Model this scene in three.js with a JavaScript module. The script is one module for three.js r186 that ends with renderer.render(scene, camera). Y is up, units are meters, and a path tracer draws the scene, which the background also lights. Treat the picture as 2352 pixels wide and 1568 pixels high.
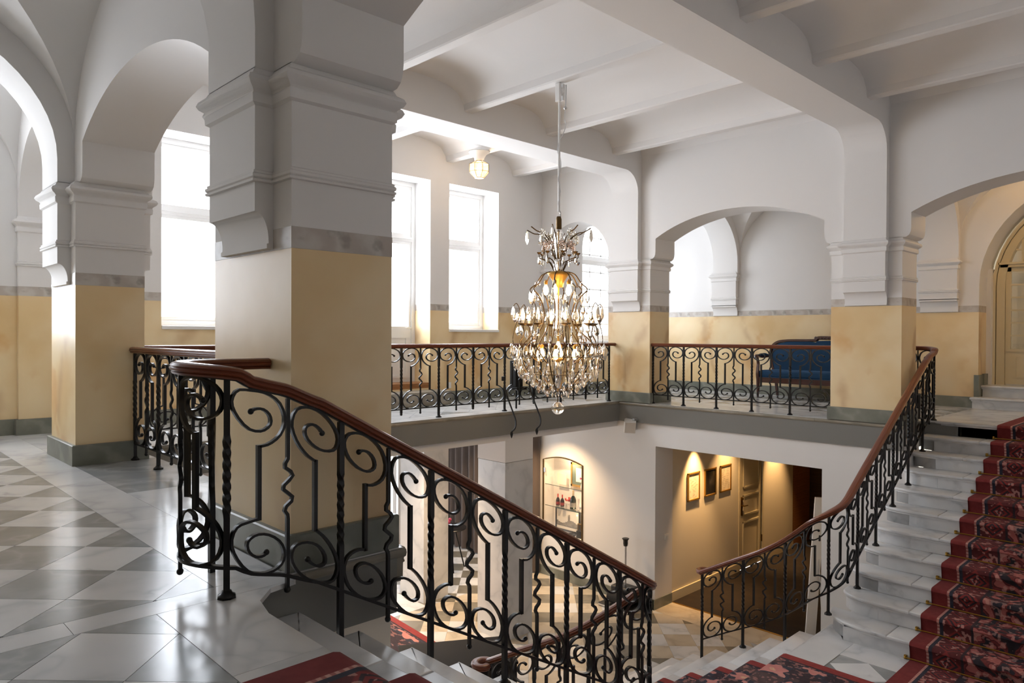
import * as THREE from 'three';
import { mergeGeometries, toCreasedNormals } from 'three/addons/utils/BufferGeometryUtils.js';
import { RoundedBoxGeometry } from 'three/addons/geometries/RoundedBoxGeometry.js';
import { RectAreaLightUniformsLib } from 'three/addons/lights/RectAreaLightUniformsLib.js';

// ---------- camera, sky, daylight, exposure ----------
RectAreaLightUniformsLib.init();
const scene = new THREE.Scene();
const camera = new THREE.PerspectiveCamera(50.54, 2352 / 1568, 0.05, 200);
{
  const yaw = 45.893 * Math.PI / 180, pitch = -0.479 * Math.PI / 180, roll = 0.2825 * Math.PI / 180;
  const fwd = new THREE.Vector3(Math.cos(yaw) * Math.cos(pitch), Math.sin(pitch), -Math.sin(yaw) * Math.cos(pitch));
  const right0 = new THREE.Vector3(Math.sin(yaw), 0, Math.cos(yaw));
  const up0 = new THREE.Vector3().crossVectors(right0, fwd);
  const right = right0.clone().multiplyScalar(Math.cos(roll)).addScaledVector(up0, Math.sin(roll));
  const up = up0.clone().multiplyScalar(Math.cos(roll)).addScaledVector(right0, -Math.sin(roll));
  camera.matrixAutoUpdate = true;
  camera.position.set(0, 1, 0);
  camera.quaternion.setFromRotationMatrix(new THREE.Matrix4().makeBasis(right, up, fwd.clone().negate()));
}
scene.background = new THREE.Color(1.0, 1.0, 1.0);
scene.backgroundIntensity = 4.0;
const renderer = new THREE.WebGLRenderer({ antialias: true });
renderer.toneMapping = THREE.LinearToneMapping;
renderer.toneMappingExposure = 1.0;
renderer.shadowMap.enabled = true;
const DAY = new THREE.Color(0.895, 0.97, 1.08), DAYL = 13.0;
// daylight at the plane of each opening, facing the room
function skyLight(name, x, y, z, w, h, k = 1, toward = [0, 0, 1]) {
  const l = new THREE.RectAreaLight(DAY, DAYL * k, w, h);
  l.name = name; l.position.set(x, y, z);
  l.lookAt(x + toward[0], y + toward[1], z + toward[2]);
  scene.add(l);
  return l;
}

// ---------- small library ----------
let seed = 12345;
const rnd = () => { seed = (seed * 1664525 + 1013904223) >>> 0; return seed / 4294967296; };
const rr = (a, b) => a + (b - a) * rnd();
const V = (x, y, z) => new THREE.Vector3(x, y, z);
const lerp = THREE.MathUtils.lerp, clamp = THREE.MathUtils.clamp;
const names = new Map();
function numbered(n) { const k = names.get(n) || 0; names.set(n, k + 1); return k ? n + '_' + String(k).padStart(3, '0') : n; }

function finish(g) {      // flat or creased normals, uv in metres by the dominant axis
  const p = g.attributes.position, n = g.attributes.normal, uv = new Float32Array(p.count * 2);
  for (let i = 0; i < p.count; i++) {
    const ax = Math.abs(n.getX(i)), ay = Math.abs(n.getY(i)), az = Math.abs(n.getZ(i));
    let u, v;
    if (ay >= ax && ay >= az) { u = p.getX(i); v = p.getZ(i); } else if (ax >= az) { u = p.getZ(i); v = p.getY(i); } else { u = p.getX(i); v = p.getY(i); }
    uv[2 * i] = u; uv[2 * i + 1] = v;
  }
  g.setAttribute('uv', new THREE.BufferAttribute(uv, 2));
  return g;
}
function raw(pos, crease = 0) {
  let g = new THREE.BufferGeometry();
  g.setAttribute('position', new THREE.BufferAttribute(new Float32Array(pos), 3));
  g.computeVertexNormals();
  if (crease) g = toCreasedNormals(g, crease);
  return finish(g);
}
function box(x0, x1, y0, y1, z0, z1) {
  const g = new THREE.BoxGeometry(x1 - x0, y1 - y0, z1 - z0).toNonIndexed();
  g.translate((x0 + x1) / 2, (y0 + y1) / 2, (z0 + z1) / 2);
  return finish(g);
}
function rbox(x0, x1, y0, y1, z0, z1, r = 0.01, s = 2) {
  let g = new RoundedBoxGeometry(x1 - x0, y1 - y0, z1 - z0, s, r);
  if (g.index) g = g.toNonIndexed();
  g.translate((x0 + x1) / 2, (y0 + y1) / 2, (z0 + z1) / 2);
  return finish(g);
}
// polygon in the plane across an axis, extruded along it. axis x: (z, y), axis y: (x, z), axis z: (x, y)
function prism(poly, axis, t0, t1, holes = [], crease = 0.45) {
  const c = poly.map((p) => new THREE.Vector2(p[0], p[1])), hs = holes.map((h) => h.map((p) => new THREE.Vector2(p[0], p[1])));
  if (THREE.ShapeUtils.isClockWise(c)) c.reverse();
  hs.forEach((h) => { if (!THREE.ShapeUtils.isClockWise(h)) h.reverse(); });
  const flip = axis !== 'z';
  const at = (p, t) => axis === 'x' ? [t, p.y, p.x] : axis === 'y' ? [p.x, t, p.y] : [p.x, p.y, t];
  const out = [], all = c.concat(...hs);
  const tri = (a, b, d) => { if (flip) out.push(...a, ...d, ...b); else out.push(...a, ...b, ...d); };
  for (const f of THREE.ShapeUtils.triangulateShape(c, hs)) {
    const [i, j, k] = f;
    tri(at(all[i], t1), at(all[j], t1), at(all[k], t1));
    tri(at(all[i], t0), at(all[k], t0), at(all[j], t0));
  }
  for (const ring of [c, ...hs]) for (let i = 0; i < ring.length; i++) {
    const a = ring[i], b = ring[(i + 1) % ring.length];
    tri(at(a, t0), at(b, t0), at(b, t1)); tri(at(a, t0), at(b, t1), at(a, t1));
  }
  return raw(out, crease);
}
function offsetPoly(poly, d) {   // orthogonal or general polygon in (x, z), mitred
  const n = poly.length; let area = 0;
  for (let i = 0; i < n; i++) { const a = poly[i], b = poly[(i + 1) % n]; area += a[0] * b[1] - b[0] * a[1]; }
  const s = area > 0 ? 1 : -1;
  return poly.map((p, i) => {
    const a = poly[(i + n - 1) % n], b = poly[(i + 1) % n];
    let d1 = [p[0] - a[0], p[1] - a[1]], d2 = [b[0] - p[0], b[1] - p[1]];
    const l1 = Math.hypot(...d1), l2 = Math.hypot(...d2);
    const n1 = [s * d1[1] / l1, -s * d1[0] / l1], n2 = [s * d2[1] / l2, -s * d2[0] / l2];
    const k = 1 + n1[0] * n2[0] + n1[1] * n2[1];
    return [p[0] + d * (n1[0] + n2[0]) / k, p[1] + d * (n1[1] + n2[1]) / k];
  });
}
// a moulding: profile [out, y] carried round a closed plan polygon
function ring(profile, poly, crease = 0.6) {
  const out = [], rows = profile.map((q) => offsetPoly(poly, q[0]).map((p) => [p[0], q[1], p[1]])), n = poly.length;
  let area = 0;
  for (let i = 0; i < n; i++) { const a = poly[i], b = poly[(i + 1) % n]; area += a[0] * b[1] - b[0] * a[1]; }
  for (let r = 0; r < rows.length - 1; r++) for (let i = 0; i < n; i++) {
    const j = (i + 1) % n, a = rows[r][i], b = rows[r][j], c = rows[r + 1][j], d = rows[r + 1][i];
    if (area > 0) out.push(...a, ...c, ...b, ...a, ...d, ...c); else out.push(...a, ...b, ...c, ...a, ...c, ...d);
  }
  return raw(out, crease);
}
const rect = (x0, x1, z0, z1) => [[x0, z0], [x1, z0], [x1, z1], [x0, z1]];
// closed profile swept along points. lat: lateral vector for each point (or null: horizontal normal of the path)
function sweep(pts, profile, { lat = null, smooth = false, twist = null, scale = null, closed = false, caps = true } = {}) {
  const n = pts.length, m = profile.length, P = [], U = [], I = [], N = V(), B = V(), T = V();
  const per = smooth ? m + 1 : 2 * m, acc = [0];
  let around = [0];
  for (let k = 0; k < m; k++) { const a = profile[k], b = profile[(k + 1) % m]; around.push(around[k] + Math.hypot(b[0] - a[0], b[1] - a[1])); }
  for (let i = 1; i < n; i++) acc.push(acc[i - 1] + pts[i].distanceTo(pts[i - 1]));
  const put = (i, p, s) => {
    const c = twist ? Math.cos(twist(s, i)) : 1, q = twist ? Math.sin(twist(s, i)) : 0, k = scale ? scale(s, i) : 1;
    const a = (p[0] * c - p[1] * q) * k, b = (p[0] * q + p[1] * c) * k;
    P.push(pts[i].x + N.x * a + B.x * b, pts[i].y + N.y * a + B.y * b, pts[i].z + N.z * a + B.z * b);
  };
  for (let i = 0; i < n; i++) {
    T.subVectors(pts[Math.min(n - 1, i + 1)], pts[Math.max(0, i - 1)]);
    if (closed && (i === 0 || i === n - 1)) T.subVectors(pts[1], pts[n - 2]);
    T.normalize();
    if (lat) N.copy(Array.isArray(lat) ? lat[i] : lat); else { N.set(-T.z, 0, T.x); if (N.lengthSq() < 1e-6) N.set(1, 0, 0); }
    N.addScaledVector(T, -N.dot(T)).normalize();
    B.crossVectors(N, T).normalize();
    if (smooth) for (let k = 0; k <= m; k++) { put(i, profile[k % m], acc[i]); U.push(acc[i], around[k]); }
    else for (let k = 0; k < m; k++) { put(i, profile[k], acc[i]); U.push(acc[i], around[k]); put(i, profile[(k + 1) % m], acc[i]); U.push(acc[i], around[k + 1]); }
  }
  for (let i = 0; i < n - 1; i++) for (let k = 0; k < m; k++) {
    const a = i * per + (smooth ? k : 2 * k), b = a + 1, c = a + per, d = b + per;
    I.push(a, c, b, b, c, d);
  }
  if (caps && !closed) for (const e of [0, n - 1]) {
    const base = P.length / 3;
    for (let k = 0; k < m; k++) { const q = 3 * (e * per + (smooth ? k : 2 * k)); P.push(P[q], P[q + 1], P[q + 2]); U.push(profile[k][0], profile[k][1]); }
    const f = THREE.ShapeUtils.triangulateShape(profile.map((p) => new THREE.Vector2(...p)), []);
    for (const [a, b, c] of f) e ? I.push(base + a, base + b, base + c) : I.push(base + a, base + c, base + b);
  }
  const g = new THREE.BufferGeometry();
  g.setAttribute('position', new THREE.Float32BufferAttribute(P, 3));
  g.setAttribute('uv', new THREE.Float32BufferAttribute(U, 2));
  g.setIndex(I); g.computeVertexNormals();
  return g.toNonIndexed();
}
const circle = (r, n = 8) => Array.from({ length: n }, (_, i) => [r * Math.cos(2 * Math.PI * i / n), r * Math.sin(2 * Math.PI * i / n)]);
const barP = (w, t) => [[-w / 2, -t / 2], [w / 2, -t / 2], [w / 2, t / 2], [-w / 2, t / 2]];
function spline(pts, n, closed = false) { return new THREE.CatmullRomCurve3(pts, closed, 'centripetal').getPoints(n); }
function tube(pts, r, n = 8, seg = 0) { const q = seg ? spline(pts, seg) : pts; return sweep(q, circle(r, n), { smooth: true }); }
function lathe(profile, x, y, z, seg = 20) { const g = new THREE.LatheGeometry(profile.map((p) => new THREE.Vector2(...p)), seg).toNonIndexed(); g.translate(x, y, z); return g; }
function ball(r, x, y, z, d = 1) { const g = new THREE.SphereGeometry(r, 8 + 4 * d, 6 + 3 * d).toNonIndexed(); g.translate(x, y, z); return g; }
function cyl(p, q, r, n = 10, r2 = r) {
  const d = V().subVectors(q, p), g = new THREE.CylinderGeometry(r2, r, d.length(), n).toNonIndexed();
  g.applyQuaternion(new THREE.Quaternion().setFromUnitVectors(V(0, 1, 0), d.clone().normalize()));
  g.translate((p.x + q.x) / 2, (p.y + q.y) / 2, (p.z + q.z) / 2);
  return g;
}
const merge = (...g) => mergeGeometries(g.flat().map((q) => { for (const k of Object.keys(q.attributes)) if (!['position', 'normal', 'uv'].includes(k)) q.deleteAttribute(k); return q.index ? q.toNonIndexed() : q; }));

function thing(name, label, category, at = [0, 0, 0], group, kind) {
  const o = new THREE.Group(); o.name = numbered(name); o.position.set(...at); scene.add(o);
  o.userData = { label, category };
  if (group) o.userData.group = group;
  if (kind) o.userData.kind = kind;
  return o;
}
const structure = (name, label, category, at) => thing(name, label, category, at, null, 'structure');
// a part given in world coordinates
function part(parent, name, g, m, label) {
  const o = new THREE.Mesh(g, m); o.name = name; o.castShadow = o.receiveShadow = true;
  const w = V(); for (let q = parent; q && q !== scene; q = q.parent) w.add(q.position);
  g.translate(-w.x, -w.y, -w.z);
  if (label) o.userData.label = label;
  parent.add(o); return o;
}
// one shared geometry put at a place under a parent
function copyPart(parent, name, g, m, x, y, z, turn) {
  const o = new THREE.Mesh(g, m); o.name = name; o.castShadow = o.receiveShadow = true;
  const w = V(); for (let q = parent; q && q !== scene; q = q.parent) w.add(q.position);
  o.position.set(x - w.x, y - w.y, z - w.z); if (turn) o.rotation.set(...turn);
  parent.add(o); return o;
}
// ---------- procedural textures ----------
function noiseField(n, cells, s) {           // tileable value noise on an n x n grid
  const g = []; let q = s >>> 0; const r = () => { q = (q * 1664525 + 1013904223) >>> 0; return q / 4294967296; };
  for (let i = 0; i < cells * cells; i++) g.push(r());
  return (x, y) => {                          // x, y in 0..1
    const fx = x * cells, fy = y * cells, x0 = Math.floor(fx), y0 = Math.floor(fy);
    let u = fx - x0, v = fy - y0; u = u * u * (3 - 2 * u); v = v * v * (3 - 2 * v);
    const w = (a) => ((a % cells) + cells) % cells, G = (a, b) => g[w(b) * cells + w(a)];
    return lerp(lerp(G(x0, y0), G(x0 + 1, y0), u), lerp(G(x0, y0 + 1), G(x0 + 1, y0 + 1), u), v);
  };
}
function fbm(s, base, oct) { const f = Array.from({ length: oct }, (_, i) => noiseField(0, base << i, s + 77 * i)); return (x, y) => { let a = 0, k = 0.5, t = 0; for (const q of f) { a += k * q(x, y); t += k; k *= 0.5; } return a / t; }; }
function tex(w, h, fn, srgb = true, rep = [1, 1]) {
  const d = new Uint8Array(w * h * 4);
  for (let y = 0; y < h; y++) for (let x = 0; x < w; x++) { const c = fn(x / w, y / h), i = 4 * (y * w + x); d[i] = clamp(c[0], 0, 255); d[i + 1] = clamp(c[1], 0, 255); d[i + 2] = clamp(c[2], 0, 255); d[i + 3] = 255; }
  const t = new THREE.DataTexture(d, w, h); t.wrapS = t.wrapT = THREE.RepeatWrapping; t.magFilter = THREE.LinearFilter; t.minFilter = THREE.LinearMipmapLinearFilter; t.generateMipmaps = true;
  if (srgb) t.colorSpace = THREE.SRGBColorSpace;
  t.repeat.set(...rep); t.needsUpdate = true; return t;
}
const mix3 = (a, b, k) => [a[0] + (b[0] - a[0]) * k, a[1] + (b[1] - a[1]) * k, a[2] + (b[2] - a[2]) * k];
const sm = (a, b, x) => { const t = clamp((x - a) / (b - a), 0, 1); return t * t * (3 - 2 * t); };
const std = (o) => new THREE.MeshStandardMaterial(o), phy = (o) => new THREE.MeshPhysicalMaterial(o);
function variants(t, n, opts, tint) {          // the same stone cut at other places
  return Array.from({ length: n }, (_, i) => { const q = t.clone(); q.offset.set(i * 0.37 % 1, i * 0.61 % 1); q.rotation = (i % 4) * Math.PI / 2 + 0.2 * i; q.needsUpdate = true; const k = tint ? tint(i) : 1; return std({ ...opts, map: q, color: new THREE.Color(k, k, k) }); });
}
const M = {};
{
  const a = fbm(11, 4, 5), b = fbm(29, 3, 5), c = fbm(53, 8, 4);
  // painted plaster: a faint unevenness
  const plasterBump = tex(256, 256, (x, y) => { const v = 128 + 90 * (c(x, y) - 0.5); return [v, v, v]; }, false, [0.8, 0.8]);
  M.plaster = std({ color: '#dedcda', roughness: 0.72, bumpMap: plasterBump, bumpScale: 0.002 });
  M.plasterWarm = std({ color: '#dcd2c4', roughness: 0.75, bumpMap: plasterBump, bumpScale: 0.002 });
  // stucco marble dado, ochre with slanting veins
  const ochre = (veins, s1, s2) => tex(512, 512, (x, y) => {
    const w1 = a(x, y) - 0.5, w2 = b(y, x) - 0.5;
    const d = (x * 2 + s1 * y) + 0.30 * w1 * 2, e = (x * 3 + s2 * y) + 0.5 * w2;
    const r1 = Math.pow(Math.abs(Math.sin(Math.PI * (d + 0.35 * (c(x, y) - 0.5)))), 14), r2 = Math.pow(Math.abs(Math.sin(Math.PI * (e + 0.4 * (a(y, x) - 0.5)))), 22);
    let q = mix3([222, 193, 143], [232, 211, 171], sm(0.3, 0.7, b(x, y)));
    q = mix3(q, [212, 178, 124], 0.6 * sm(0.45, 0.75, a(y, x)));
    q = mix3(q, [206, 156, 98], veins * 0.55 * r1 * sm(0.40, 0.62, c(y, x)));
    q = mix3(q, [178, 140, 100], veins * 0.5 * r2 * sm(0.5, 0.65, b(y, x)));
    return q;
  }, true, [0.42, 0.42]);
  M.ochre = std({ map: ochre(1, 1, -1), roughness: 0.34 });
  M.ochreB = std({ map: ochre(1, -1, 1), roughness: 0.34 });
  // grey band above it
  M.band = std({ roughness: 0.4, map: tex(256, 256, (x, y) => {
    const v = a(x * 1 % 1, y) , k = Math.pow(Math.abs(Math.sin(Math.PI * (3 * x + 2 * y + 1.6 * (v - 0.5)))), 4);
    let q = mix3([166, 160, 150], [186, 174, 166], b(x, y)); q = mix3(q, [202, 200, 194], 0.6 * k); return mix3(q, [132, 126, 118], 0.5 * sm(0.55, 0.75, c(x, y)));
  }, true, [1.6, 1.6]) });
  const stone = (c0, c1, c2, s, rep) => tex(256, 256, (x, y) => { const k = Math.pow(Math.abs(Math.sin(Math.PI * (2 * x + y + 1.3 * (a(x, y) - 0.5)))), 10); let q = mix3(c0, c1, sm(0.25, 0.75, b(x, y))); q = mix3(q, c2, s * k); const g = (c(y, x) - 0.5) * 22; return [q[0] + g, q[1] + g, q[2] + g]; }, true, [rep, rep]);
  M.plinth = std({ map: stone([106, 110, 102], [124, 126, 116], [146, 148, 138], 0.5, 1.1), roughness: 0.38 });
  M.edge = std({ map: stone([122, 118, 106], [140, 132, 118], [168, 162, 150], 0.5, 0.9), roughness: 0.32 });
  // floor marbles
  const white = tex(512, 512, (x, y) => {
    const v = a(x, y), k = Math.pow(1 - Math.abs(2 * b(x, y) - 1), 8), k2 = Math.pow(1 - Math.abs(2 * a(y, x) - 1), 14);
    let q = mix3([206, 207, 208], [218, 218, 217], v); q = mix3(q, [172, 175, 178], 0.55 * k); q = mix3(q, [128, 132, 136], 0.45 * k2 * sm(0.5, 0.7, c(x, y))); return q;
  }, true, [0.7, 0.7]);
  const grey = tex(512, 512, (x, y) => {
    const s = 0.5 + 0.5 * Math.sin(2 * Math.PI * (4 * y + 1.4 * (a(x, y) - 0.5) + 2 * (b(x, y) - 0.5)));
    let q = mix3([138, 141, 142], [164, 166, 166], b(y, x)); q = mix3(q, [120, 124, 126], 0.35 * s); return mix3(q, [186, 188, 188], 0.5 * Math.pow(1 - Math.abs(2 * a(x, y) - 1), 9));
  }, true, [0.9, 0.9]);
  const beige = tex(512, 512, (x, y) => { let q = mix3([190, 178, 158], [206, 196, 178], a(x, y)); return mix3(q, [150, 138, 120], 0.5 * Math.pow(1 - Math.abs(2 * b(x, y) - 1), 8)); }, true, [0.8, 0.8]);
  const slate = tex(512, 512, (x, y) => { const s = 0.5 + 0.5 * Math.sin(2 * Math.PI * (5 * y + 3 * (a(x, y) - 0.5))); let q = mix3([112, 108, 98], [140, 134, 120], b(x, y)); return mix3(q, [92, 88, 80], 0.4 * s); }, true, [0.8, 0.8]);
  const waves = tex(256, 256, (x, y) => { const v = 128 + 120 * (a(x, y) - 0.5); return [v, v, v]; }, false, [1.3, 1.3]);
  const polish = { roughness: 0.19, bumpMap: waves, bumpScale: 0.0012 };
  M.white = variants(white, 6, polish, (i) => 0.93 + 0.07 * ((i * 7) % 5) / 4);
  M.grey = variants(grey, 6, polish, (i) => 0.86 + 0.14 * ((i * 3) % 5) / 4);
  M.beige = variants(beige, 4, { roughness: 0.3 }, (i) => 0.9 + 0.1 * (i % 3) / 2);
  M.slate = variants(slate, 4, { roughness: 0.3 }, (i) => 0.85 + 0.15 * (i % 3) / 2);
  M.step = variants(white, 5, { roughness: 0.33 }, (i) => 0.9 + 0.08 * ((i * 3) % 4) / 3);
  M.grout = std({ color: '#7b7a76', roughness: 0.9 });
  // wood
  const wood = (c0, c1, c2, rep) => tex(512, 256, (x, y) => { const v = fw(x, y), s = 0.5 + 0.5 * Math.sin(2 * Math.PI * (6 * y + 2.2 * (a(x * 1, y) - 0.5))); let q = mix3(c0, c1, s); return mix3(q, c2, 0.6 * v); }, true, rep);
  const fw0 = fbm(91, 4, 4); const fw = (x, y) => fw0(x, (y * 6) % 1);
  M.rail = phy({ map: wood([108, 52, 26], [130, 68, 36], [84, 38, 19], [0.8, 6]), roughness: 0.36, clearcoat: 0.3, clearcoatRoughness: 0.18 });
  M.mahogany = phy({ map: wood([66, 28, 18], [84, 38, 24], [48, 20, 13], [1, 5]), roughness: 0.35, clearcoat: 0.4, clearcoatRoughness: 0.2 });
  M.oak = std({ map: wood([150, 100, 56], [172, 120, 72], [126, 82, 46], [1, 4]), roughness: 0.45 });
  M.darkdoor = std({ map: wood([58, 36, 18], [74, 48, 24], [42, 26, 14], [1, 3]), roughness: 0.35 });
  M.iron = std({ color: '#131314', roughness: 0.34, metalness: 0.35, bumpMap: plasterBump, bumpScale: 0.0008 });
  M.brass = std({ color: '#a8843c', roughness: 0.3, metalness: 1 });
  M.bronze = std({ color: '#5f4a2c', roughness: 0.4, metalness: 0.9 });
  M.gilt = std({ color: '#b58c46', roughness: 0.42, metalness: 0.75 });
  M.paint = std({ color: '#e3e2e0', roughness: 0.35 });
  M.cream = std({ color: '#d3c7a8', roughness: 0.45 });
  M.creamWall = std({ color: '#d8cfba', roughness: 0.7 });
  M.steel = std({ color: '#c9c9c9', roughness: 0.3, metalness: 0.9 });
  M.black = std({ color: '#0c0c0d', roughness: 0.35 });
  M.blackMat = std({ color: '#0b0b0c', roughness: 0.8 });
  M.pane = phy({ color: '#ffffff', transmission: 1, thickness: 0, roughness: 0.02, ior: 1.45 });
  M.crystal = phy({ color: '#fbf5ea', transmission: 1, thickness: 0.02, roughness: 0.04, ior: 1.52 });
  M.velvet = phy({ color: '#0d3a5e', roughness: 0.9, sheen: 0.7, sheenColor: new THREE.Color('#2c6c98'), sheenRoughness: 0.45 });
  M.curtain = std({ color: '#5e5450', roughness: 0.9 });
  M.paper = std({ color: '#e8e0cc', roughness: 0.8 });
  M.brownCarpet = std({ color: '#3a2a1c', roughness: 0.95, map: tex(128, 128, (x, y) => { const v = 165 + 90 * (c(x, y) - 0.5); return [v, v, v]; }, true, [1.2, 1.2]) });
  // ----- carpets: u across the runner (0..1), v along it in widths
  const fl = fbm(301, 6, 4), fk = fbm(401, 48, 2), big = fbm(501, 5, 3);
  const red = [116, 36, 34], dark = [42, 26, 32], deep = [78, 24, 26], pale = [184, 140, 128], navy = [38, 38, 50];
  M.runner = std({ roughness: 0.95, map: tex(512, 512, (x, y) => {
    const e = Math.min(x, 1 - x), yy = y;
    let q = mix3(red, [98, 28, 28], fl(x, y));
    if (e > 0.088 && e < 0.102) q = (Math.floor(yy * 90) % 2) ? pale : [150, 92, 84];
    else if (e >= 0.102 && e < 0.122) q = navy;
    else if (e >= 0.122 && e < 0.27) {       // panel of small lozenges
      const l = (e - 0.122) / 0.148, d = Math.abs(((yy * 7) % 1) - 0.5) + Math.abs(l - 0.5);
      q = mix3(deep, red, sm(0.55, 0.5, d)); if (Math.abs(d - 0.36) < 0.05 || Math.abs(d - 0.15) < 0.04) q = dark;
      if (fk(x, y) > 0.66) q = mix3(q, pale, 0.75);
    } else if (e >= 0.27 && e < 0.285) q = dark;
    else if (e >= 0.285) {                    // ground of broken flowers
      const f = Math.sin(2 * Math.PI * (3 * y + 0.9 * (fl(x, y) - 0.5) * 3)) * Math.sin(2 * Math.PI * (x * 4 + 1.1 * (big(x, y) - 0.5) * 3));
      q = f > 0.12 ? mix3(navy, [30, 20, 24], fl(y, x)) : f < -0.35 ? [150, 84, 78] : deep;
      if (Math.abs(f) < 0.06) q = [104, 40, 38];
      if (fk(x, y) > 0.63) q = mix3(q, pale, 0.6);
    }
    const n = (fk(y, x) - 0.5) * 16; return [q[0] + n, q[1] + n, q[2] + n];
  }) });
  M.floral = std({ roughness: 0.95, map: tex(512, 512, (x, y) => {
    const e = Math.min(x, 1 - x);
    let q = mix3([136, 44, 38], [118, 36, 34], fl(x, y));
    if (e > 0.07 && e < 0.085) q = dark; else if (e >= 0.085 && e < 0.105) q = mix3(navy, [146, 92, 84], fk(x, y) > 0.6 ? 1 : 0);
    else if (e >= 0.105) {
      const px = x * 6 + 0.8 * (fl(x, y) - 0.5), py = y * 6 + 0.8 * (fl(y, x) - 0.5), ix = Math.floor(px), iy = Math.floor(py), r = Math.hypot(px - ix - 0.5, py - iy - 0.5), an = Math.atan2(py - iy - 0.5, px - ix - 0.5);
      const petal = 0.40 + 0.08 * Math.cos(an * 5 + ix * 2 + iy);
      q = (ix + iy) % 2 ? (r < 0.12 ? [190, 150, 120] : r < petal ? mix3([158, 88, 84], [196, 140, 128], fl(y, x)) : navy) : (big(x, y) > 0.5 ? dark : [70, 50, 50]);
      if (fk(x, y) > 0.64) q = mix3(q, [176, 120, 108], 0.55);
    }
    const n = (fk(y, x) - 0.5) * 16; return [q[0] + n, q[1] + n, q[2] + n];
  }) });
}
const pick = (a) => a[Math.floor(rnd() * a.length)];
// ---------- dimensions (metres; gallery floor is y = 0) ----------
const RHO = 0.161, TREAD = 0.292, LAND = -1.771, LOBBY = -3.05;
const NX = 1.18, FX = 9.67;                 // top nosings of the two flights
const BAND0 = 1.365, BAND1 = 1.458, PL = 0.155, SPR = 2.118;

// ---------- window wall and the daylight openings ----------
const openings = [[2.80, 3.813, 1.09, 3.283], [4.17, 5.183, 1.09, 3.283], [5.54, 6.554, 0.22, 3.283], [6.91, 7.926, 1.09, 3.283], [-0.52, 0.97, 0.9, 3.2], [10.0, 11.34, 0.9, 3.2]];
function bands(x0, x1, y0, y1, z0, z1, holes) {   // boxes that leave rectangular holes open
  const ys = [...new Set([y0, y1, ...holes.flatMap((h) => [h[2], h[3]]).filter((y) => y > y0 && y < y1)])].sort((a, b) => a - b), out = [];
  for (let i = 0; i < ys.length - 1; i++) {
    const hs = holes.filter((h) => h[2] < ys[i + 1] - 1e-6 && h[3] > ys[i] + 1e-6).sort((a, b) => a[0] - b[0]); let x = x0;
    for (const h of hs) { if (h[0] > x) out.push(box(x, h[0], ys[i], ys[i + 1], z0, z1)); x = Math.max(x, h[1]); }
    if (x < x1) out.push(box(x, x1, ys[i], ys[i + 1], z0, z1));
  }
  return merge(out);
}
{
  const w = structure('wall_back', 'white plaster window wall with ochre marbled dado', 'wall');
  part(w, 'plaster', bands(-1.3, 12.6, BAND1, 4.2, -9.0, -8.5, openings), M.plaster);
  part(w, 'stone_band', bands(-1.3, 12.6, BAND0, BAND1, -9.0, -8.498, openings), M.band);
  part(w, 'dado', bands(-1.3, 12.6, PL, BAND0, -9.0, -8.499, openings), M.ochre);
  part(w, 'plinth', bands(-1.3, 12.6, -0.3, PL, -9.0, -8.475, openings), M.plinth);
  for (const [i, cx, hr] of [[0, 0.225, 0.745], [1, 10.67, 0.67]]) {      // round heads over the end windows
    const h = [[cx - hr - 0.01, 3.2], [cx - hr - 0.01, 2.6]]; for (let k = 0; k <= 20; k++) { const t = Math.PI * (1 - k / 20); h.push([cx + hr * Math.cos(t), 2.6 + 0.6 * Math.sin(t)]); } h.push([cx + hr + 0.01, 2.6], [cx + hr + 0.01, 3.2]);
    part(w, 'round_head', prism(h, 'z', -9.0, -8.501), M.plaster);
  }
}
const windowLabels = ['tall white window showing left of the large near pier', 'tall white window hidden behind the large near pier', 'white glazed balcony door behind the back railing', 'tall white window left of the hanging chandelier', 'round-headed window at the end of the left corridor', 'round-headed window with small panes at the end of the right corridor'];
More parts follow.
